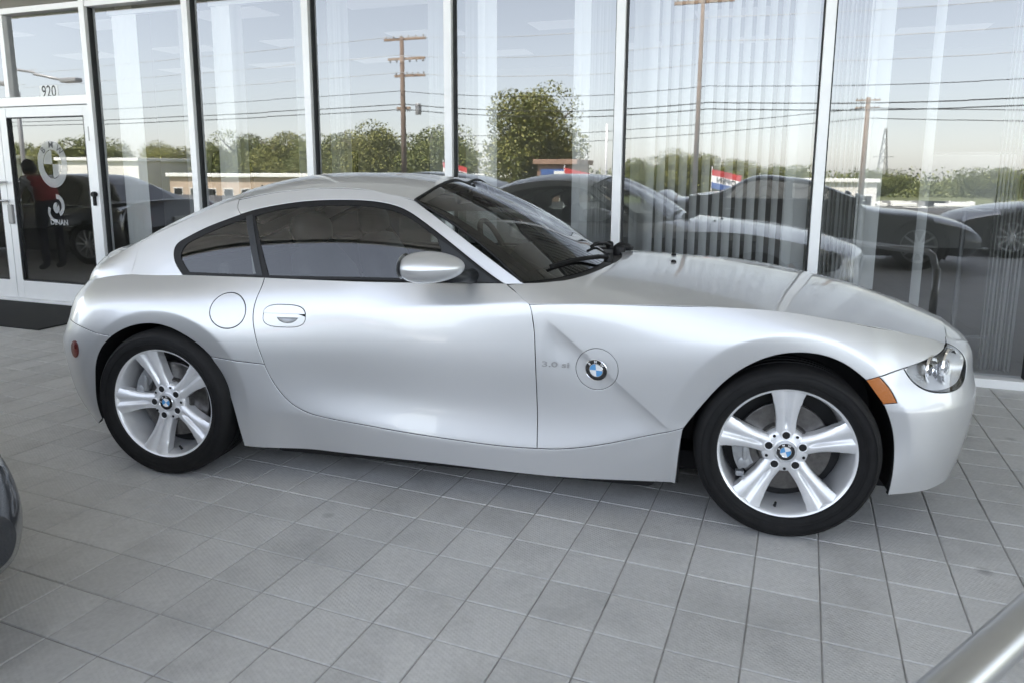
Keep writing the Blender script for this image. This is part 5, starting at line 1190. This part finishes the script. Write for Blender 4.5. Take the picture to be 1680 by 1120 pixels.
# low buildings across the road
def lowhouse(label, a0, a1, b, z0, z1, wallm, roofm, nwin, sign=None, depth=7, name='low_building'):
    t = thing(name, label, 'building', W((a0+a1)/2, b-depth/2, z0), PF); L_ = a1-a0; h = z1-z0
    m = MB(); m.box((0, 0, h/2-.15), (L_, depth, h-.3)); m.build('wall', wallm, t); m = MB(); m.box((0, 0, h-.12), (L_+.5, depth+.5, .34), bev=.03); m.build('roof', roofm, t)
    for k in range(nwin):
        x = -L_/2+L_*(k+.5)/nwin; m = MB(); m.box((x, depth/2+.01, h*.45), (L_/nwin*.55, .06, h*.36)); w_ = m.build('window', 'aluminium_white', t); m = MB(); m.box((x, depth/2+.03, h*.45), (L_/nwin*.55-.14, .06, h*.36-.14)); m.build('pane', 'screen_black', w_)
    if sign:
        m = MB(); m.box((sign[0], depth/2+.28, sign[1]), (sign[2], .08, sign[3])); s_ = m.build('sign_board', sign[4], t)
        if len(sign) > 5:
            m = MB(); m.box((sign[0]+sign[2]*.22, depth/2+.34, sign[1]), (sign[2]*.45, .05, sign[3]*.7)); m.build('sign_panel', sign[5], s_)
lowhouse('long low white building across the road, mirrored above the windscreen', -27, -13.5, -50, -2.5, 1.15, 'stucco_tan', 'roof_white', 7, (3, 2.0, 5.5, .5, 'flag_white', 'sign_red'))
lowhouse('small brown brick building with blue and white sign', -16.6, -14.0, -42, -2.4, 2.2, 'brick_brown', 'brick_brown', 2, (0, 3.6, 1.9, .8, 'sign_blue', 'flag_white'), depth=4)
lowhouse('long low tan building with white roof, mirrored over the coupe roof', -56, -38, -50, -2.5, 1.1, 'stucco_tan', 'roof_white', 9)
lowhouse('pale flat building mirrored in the bay beside the doors', -73, -62, -52, -2.5, 2.6, 'stucco_white', 'roof_white', 6)
lowhouse('pale flat building mirrored in the glass door', -98, -84, -55, -2.5, 2.9, 'stucco_white', 'roof_white', 6)
lowhouse('low white shed at the far lot, mirrored beyond the headlight', 2.0, 8.0, -70, -3, .9, 'stucco_white', 'roof_white', 4)
# flags reading OPEN
def flag(label, a, b, z, w_=.85, h=.52, tilt=.35):
    t = thing('open_flag', label, 'flag', W(a, b, -.1), PF, 'open flags by the forecourt'); H_ = z+.55
    m = MB(); m.tube([(0, 0, 0), (0, 0, H_)], .016, 8); m.build('staff', 'flag_white', t)
    n = 16
    def pt(s, q): return (s*w_*.93, .06*math.sin(s*7)+.02, H_-.08-h*(1-q)-tilt*s*w_*.6*1.0)
    for k, (q0, q1, mm_) in enumerate(((.68, 1.0, 'sign_red'), (.32, .68, 'flag_white'), (0, .32, 'sign_blue'))):
        m = MB(); m.grid(np.array([[pt(s, q) for q in (q0, q1)] for s in np.linspace(0, 1, n)])); m.build('stripe', mm_, t, smooth=True)
    v, f = textmesh("OPEN", .22, .0, bold=.004); m = MB(); 
    m.add([(lambda s, q: (pt(s, q)[0], pt(s, q)[1]+.012, pt(s, q)[2]))(1-(.5+p[0]/w_), .5+p[1]/h*.9) for p in v], f); m.build('lettering', 'decal_dark', t)
flag('waving OPEN flag mirrored behind the blinds, right of the brown pole', -2.9, -16, 1.05)
flag('waving OPEN flag mirrored right of the tallest tree', -7.3, -16, 1.1)
flag('waving OPEN flag mirrored at the central mullion', -11.2, -16, 1.25)
for k, (a, lab) in enumerate(((-8.06, 'left of two slim white poles mirrored beside a mullion'), (-7.72, 'right of two slim white poles mirrored beside a mullion'))):
    m = MB(); m.tube([(0, 0, 0), (0, 0, 3.45)], .045, 10); o = m.build('white_pole', 'flag_white', smooth=True); o.location = W(a, -25, -.12); tag(o, lab, 'pole', 'slim white poles')
# far lot: rows of parked cars too small to tell apart
v_ = MB(); rr_ = random.Random(5)
for k in range(150):
    a = rr_.uniform(8, 60); b = -rr_.choice([62, 68, 76, 84]); m_ = rr_.choice([0, 0, 1, 2]); zz = -2.7
    for dz, l_, hh in ((.35, 4.2, .7), (.95, 2.2, .55)): v_.box(W(a, b, zz+dz), (l_, 1.7, hh), m_, bev=0)
tag(v_.build('far_parked_cars', ['roof_white', 'steel_grey', 'black_paint']), 'glinting rows of parked cars in the far lot', 'cars', kind='stuff')

# ================================================================== INSIDE THE SHOWROOM
def furn(name, label, cat, a, b, ang=0): return thing(name, label, cat, W(a, b, .014), PF+ang)
t = furn('office_chair', 'dark high-backed office chair behind the second shop window', 'chair', -7.0, 1.5, .4)
m = MB(); m.lathe([(0, -.3), (.17, -.28), (.2, 0), (.16, .26), (0, .32)], 20, 0, 'z'); o = m.build('backrest', 'leather_black', t, smooth=True); o.location = (0, 0, 1.22); o.scale = (1.2, .35, 1)
m = MB(); m.lathe([(0, -.06), (.26, -.05), (.28, 0), (.24, .05), (0, .06)], 20, 0, 'z'); o = m.build('seat', 'leather_black', t, smooth=True); o.location = (0, -.22, .62)
m = MB(); m.tube([(0, -.2, .06), (0, -.2, .58)], .03, 10); m.build('column', 'steel_grey', t)
for k in range(5): m = MB(); q = 2*math.pi*k/5; m.tube([(0, -.2, .09), (.3*math.cos(q), -.2+.3*math.sin(q), .05)], [.025, .018], 8); m.build('leg', 'steel_grey', t)
t = furn('desk', 'blue-grey counter desk behind the second shop window', 'desk', -6.5, 2.6)
m = MB(); m.box((0, 0, 1.04), (1.7, .7, .05), bev=.01); m.build('desk_top', 'desk_blue', t); m = MB(); m.box((0, .1, .51), (1.6, .45, 1.0)); m.build('front_panel', 'desk_blue', t)
t = furn('monitor', 'black computer monitor standing on the counter desk', 'monitor', -6.3, 2.6); t.location = W(-6.3, 2.6, 1.08)
m = MB(); m.box((0, 0, .30), (.46, .03, .30), bev=.006); m.build('screen', 'screen_black', t); m = MB(); m.tube([(0, 0, 0), (0, 0, .2)], .02, 8); m.box((0, 0, .008), (.22, .16, .014)); m.build('stand', 'screen_black', t)
t = furn('info_board', 'framed white display board on a stand inside the right-hand window', 'board', .12, 1.5, .1)
m = MB(); m.box((0, 0, 1.22), (.62, .03, .42), bev=.005); b_ = m.build('panel', 'plate_white', t); m = MB(); m.box((0, 0, 1.22), (.66, .02, .46)); m.build('frame', 'steel_grey', b_); m = MB(); m.tube([(0, .03, 0), (0, .03, 1.1)], .02, 8); m.build('stand', 'steel_grey', t); m = MB(); m.box((0, .03, .01), (.4, .3, .02)); m.build('foot', 'steel_grey', t)

# person standing inside behind the glass doors, head bowed
def person(label, a, b, ang):
    t = thing('person', label, 'person', W(a, b, .014), PF+ang)
    J = dict(pel=(0, 0, .90), spi=(0, -.05, 1.02), che=(0, -.17, 1.13), nec=(0, -.28, 1.20), hip_l=(.09, 0, .86), kn_l=(.10, -.02, .47), an_l=(.10, .03, .08), to_l=(.11, -.12, .035), hip_r=(-.09, 0, .86), kn_r=(-.10, -.03, .47), an_r=(-.10, .02, .08), to_r=(-.11, -.13, .035),
             sh_l=(.17, -.20, 1.16), el_l=(.23, -.30, .93), wr_l=(.15, -.50, .90), ha_l=(.10, -.57, .90), sh_r=(-.17, -.20, 1.16), el_r=(-.23, -.30, .93), wr_r=(-.15, -.50, .91), ha_r=(-.10, -.57, .91))
    E_ = [('pel', 'spi'), ('spi', 'che'), ('che', 'nec'), ('pel', 'hip_l'), ('hip_l', 'kn_l'), ('kn_l', 'an_l'), ('an_l', 'to_l'), ('pel', 'hip_r'), ('hip_r', 'kn_r'), ('kn_r', 'an_r'), ('an_r', 'to_r'), ('che', 'sh_l'), ('sh_l', 'el_l'), ('el_l', 'wr_l'), ('wr_l', 'ha_l'), ('che', 'sh_r'), ('sh_r', 'el_r'), ('el_r', 'wr_r'), ('wr_r', 'ha_r')]
    rad = dict(pel=.13, spi=.125, che=.14, nec=.055, hip_l=.09, hip_r=.09, kn_l=.06, kn_r=.06, an_l=.045, an_r=.045, to_l=.035, to_r=.035, sh_l=.065, sh_r=.065, el_l=.045, el_r=.045, wr_l=.032, wr_r=.032, ha_l=.035, ha_r=.035)
    ks = list(J); me = bpy.data.meshes.new('body'); me.from_pydata([J[k] for k in ks], [(ks.index(x), ks.index(y)) for x, y in E_], []); o = bpy.data.objects.new('body', me); link(o)
    md = o.modifiers.new('s', 'SKIN'); 
    for i, k in enumerate(ks): me.skin_vertices[0].data[i].radius = (rad[k], rad[k]*(.75 if k in ('che', 'spi', 'pel') else 1)); me.skin_vertices[0].data[i].use_root = (k == 'pel')
    o.modifiers.new('d', 'SUBSURF').levels = 2
    dg = bpy.context.evaluated_depsgraph_get(); ev = bpy.data.meshes.new_from_object(o.evaluated_get(dg)); bpy.data.objects.remove(o)
    for q in ('shirt_red', 'trouser', 'skin', 'shirt_white'): ev.materials.append(M[q])
    for p in ev.polygons: p.use_smooth = True; z = p.center.z; p.material_index = 1 if z < .90 and p.center.y > -.2 else (2 if (z > 1.21 or p.center.y < -.42) else (3 if abs(p.center.x) > .15 else 0))
    b_ = bpy.data.objects.new('body', ev); link(b_, t)
    m = MB(); n = 24; G_ = []
    for i in range(n+1):
        th = 2*math.pi*i/n; row = []
        for j in range(17):
            ph = math.pi*j/16; x = .075*math.sin(ph)*math.cos(th); y = .095*math.sin(ph)*math.sin(th); z = .118*math.cos(ph)
            if y < 0: z2 = z; y -= .014*math.exp(-((z+.015)/.022)**2)*math.exp(-(x/.016)**2); y -= .005*math.exp(-((z+.06)/.012)**2)*math.exp(-(x/.03)**2); y += .008*math.exp(-((z-.015)/.016)**2)*(math.exp(-((x-.03)/.016)**2)+math.exp(-((x+.03)/.016)**2)); x *= 1-.22*max(0, -z/.118)
            row.append((x, y, z))
        G_.append(row)
    m.grid(np.array(G_))
    for s in (-1, 1): m.lathe([(0, .012), (.012, .01), (.02, 0), (0, -.01)], 10, 0, 'x', (s*.075, .005, 0))
    hd = m.build('head', 'skin', t, smooth=True); hd.location = (0, -.345, 1.30); hd.rotation_euler = (R_(-24)*-1, 0, 0)
    m = MB(); G2 = [[(q[0]*1.09, q[1]*1.09+.006, q[2]*1.08+.006) for q in row] for row in G_]; G2 = [[q if (q[2] > .035 or (q[1] > .01 and q[2] > -.05)) else (q[0]*.8, q[1]*.8+.02, q[2]*.8) for q in row] for row in G2]; m.grid(np.array(G2)); h_ = m.build('hair', 'hair', hd, smooth=True)
    return t
person('dark haired person in red and white top bending beside the graphite saloon', -10.11, -1.7, -1.45).location = W(-10.11, -1.7, 0)
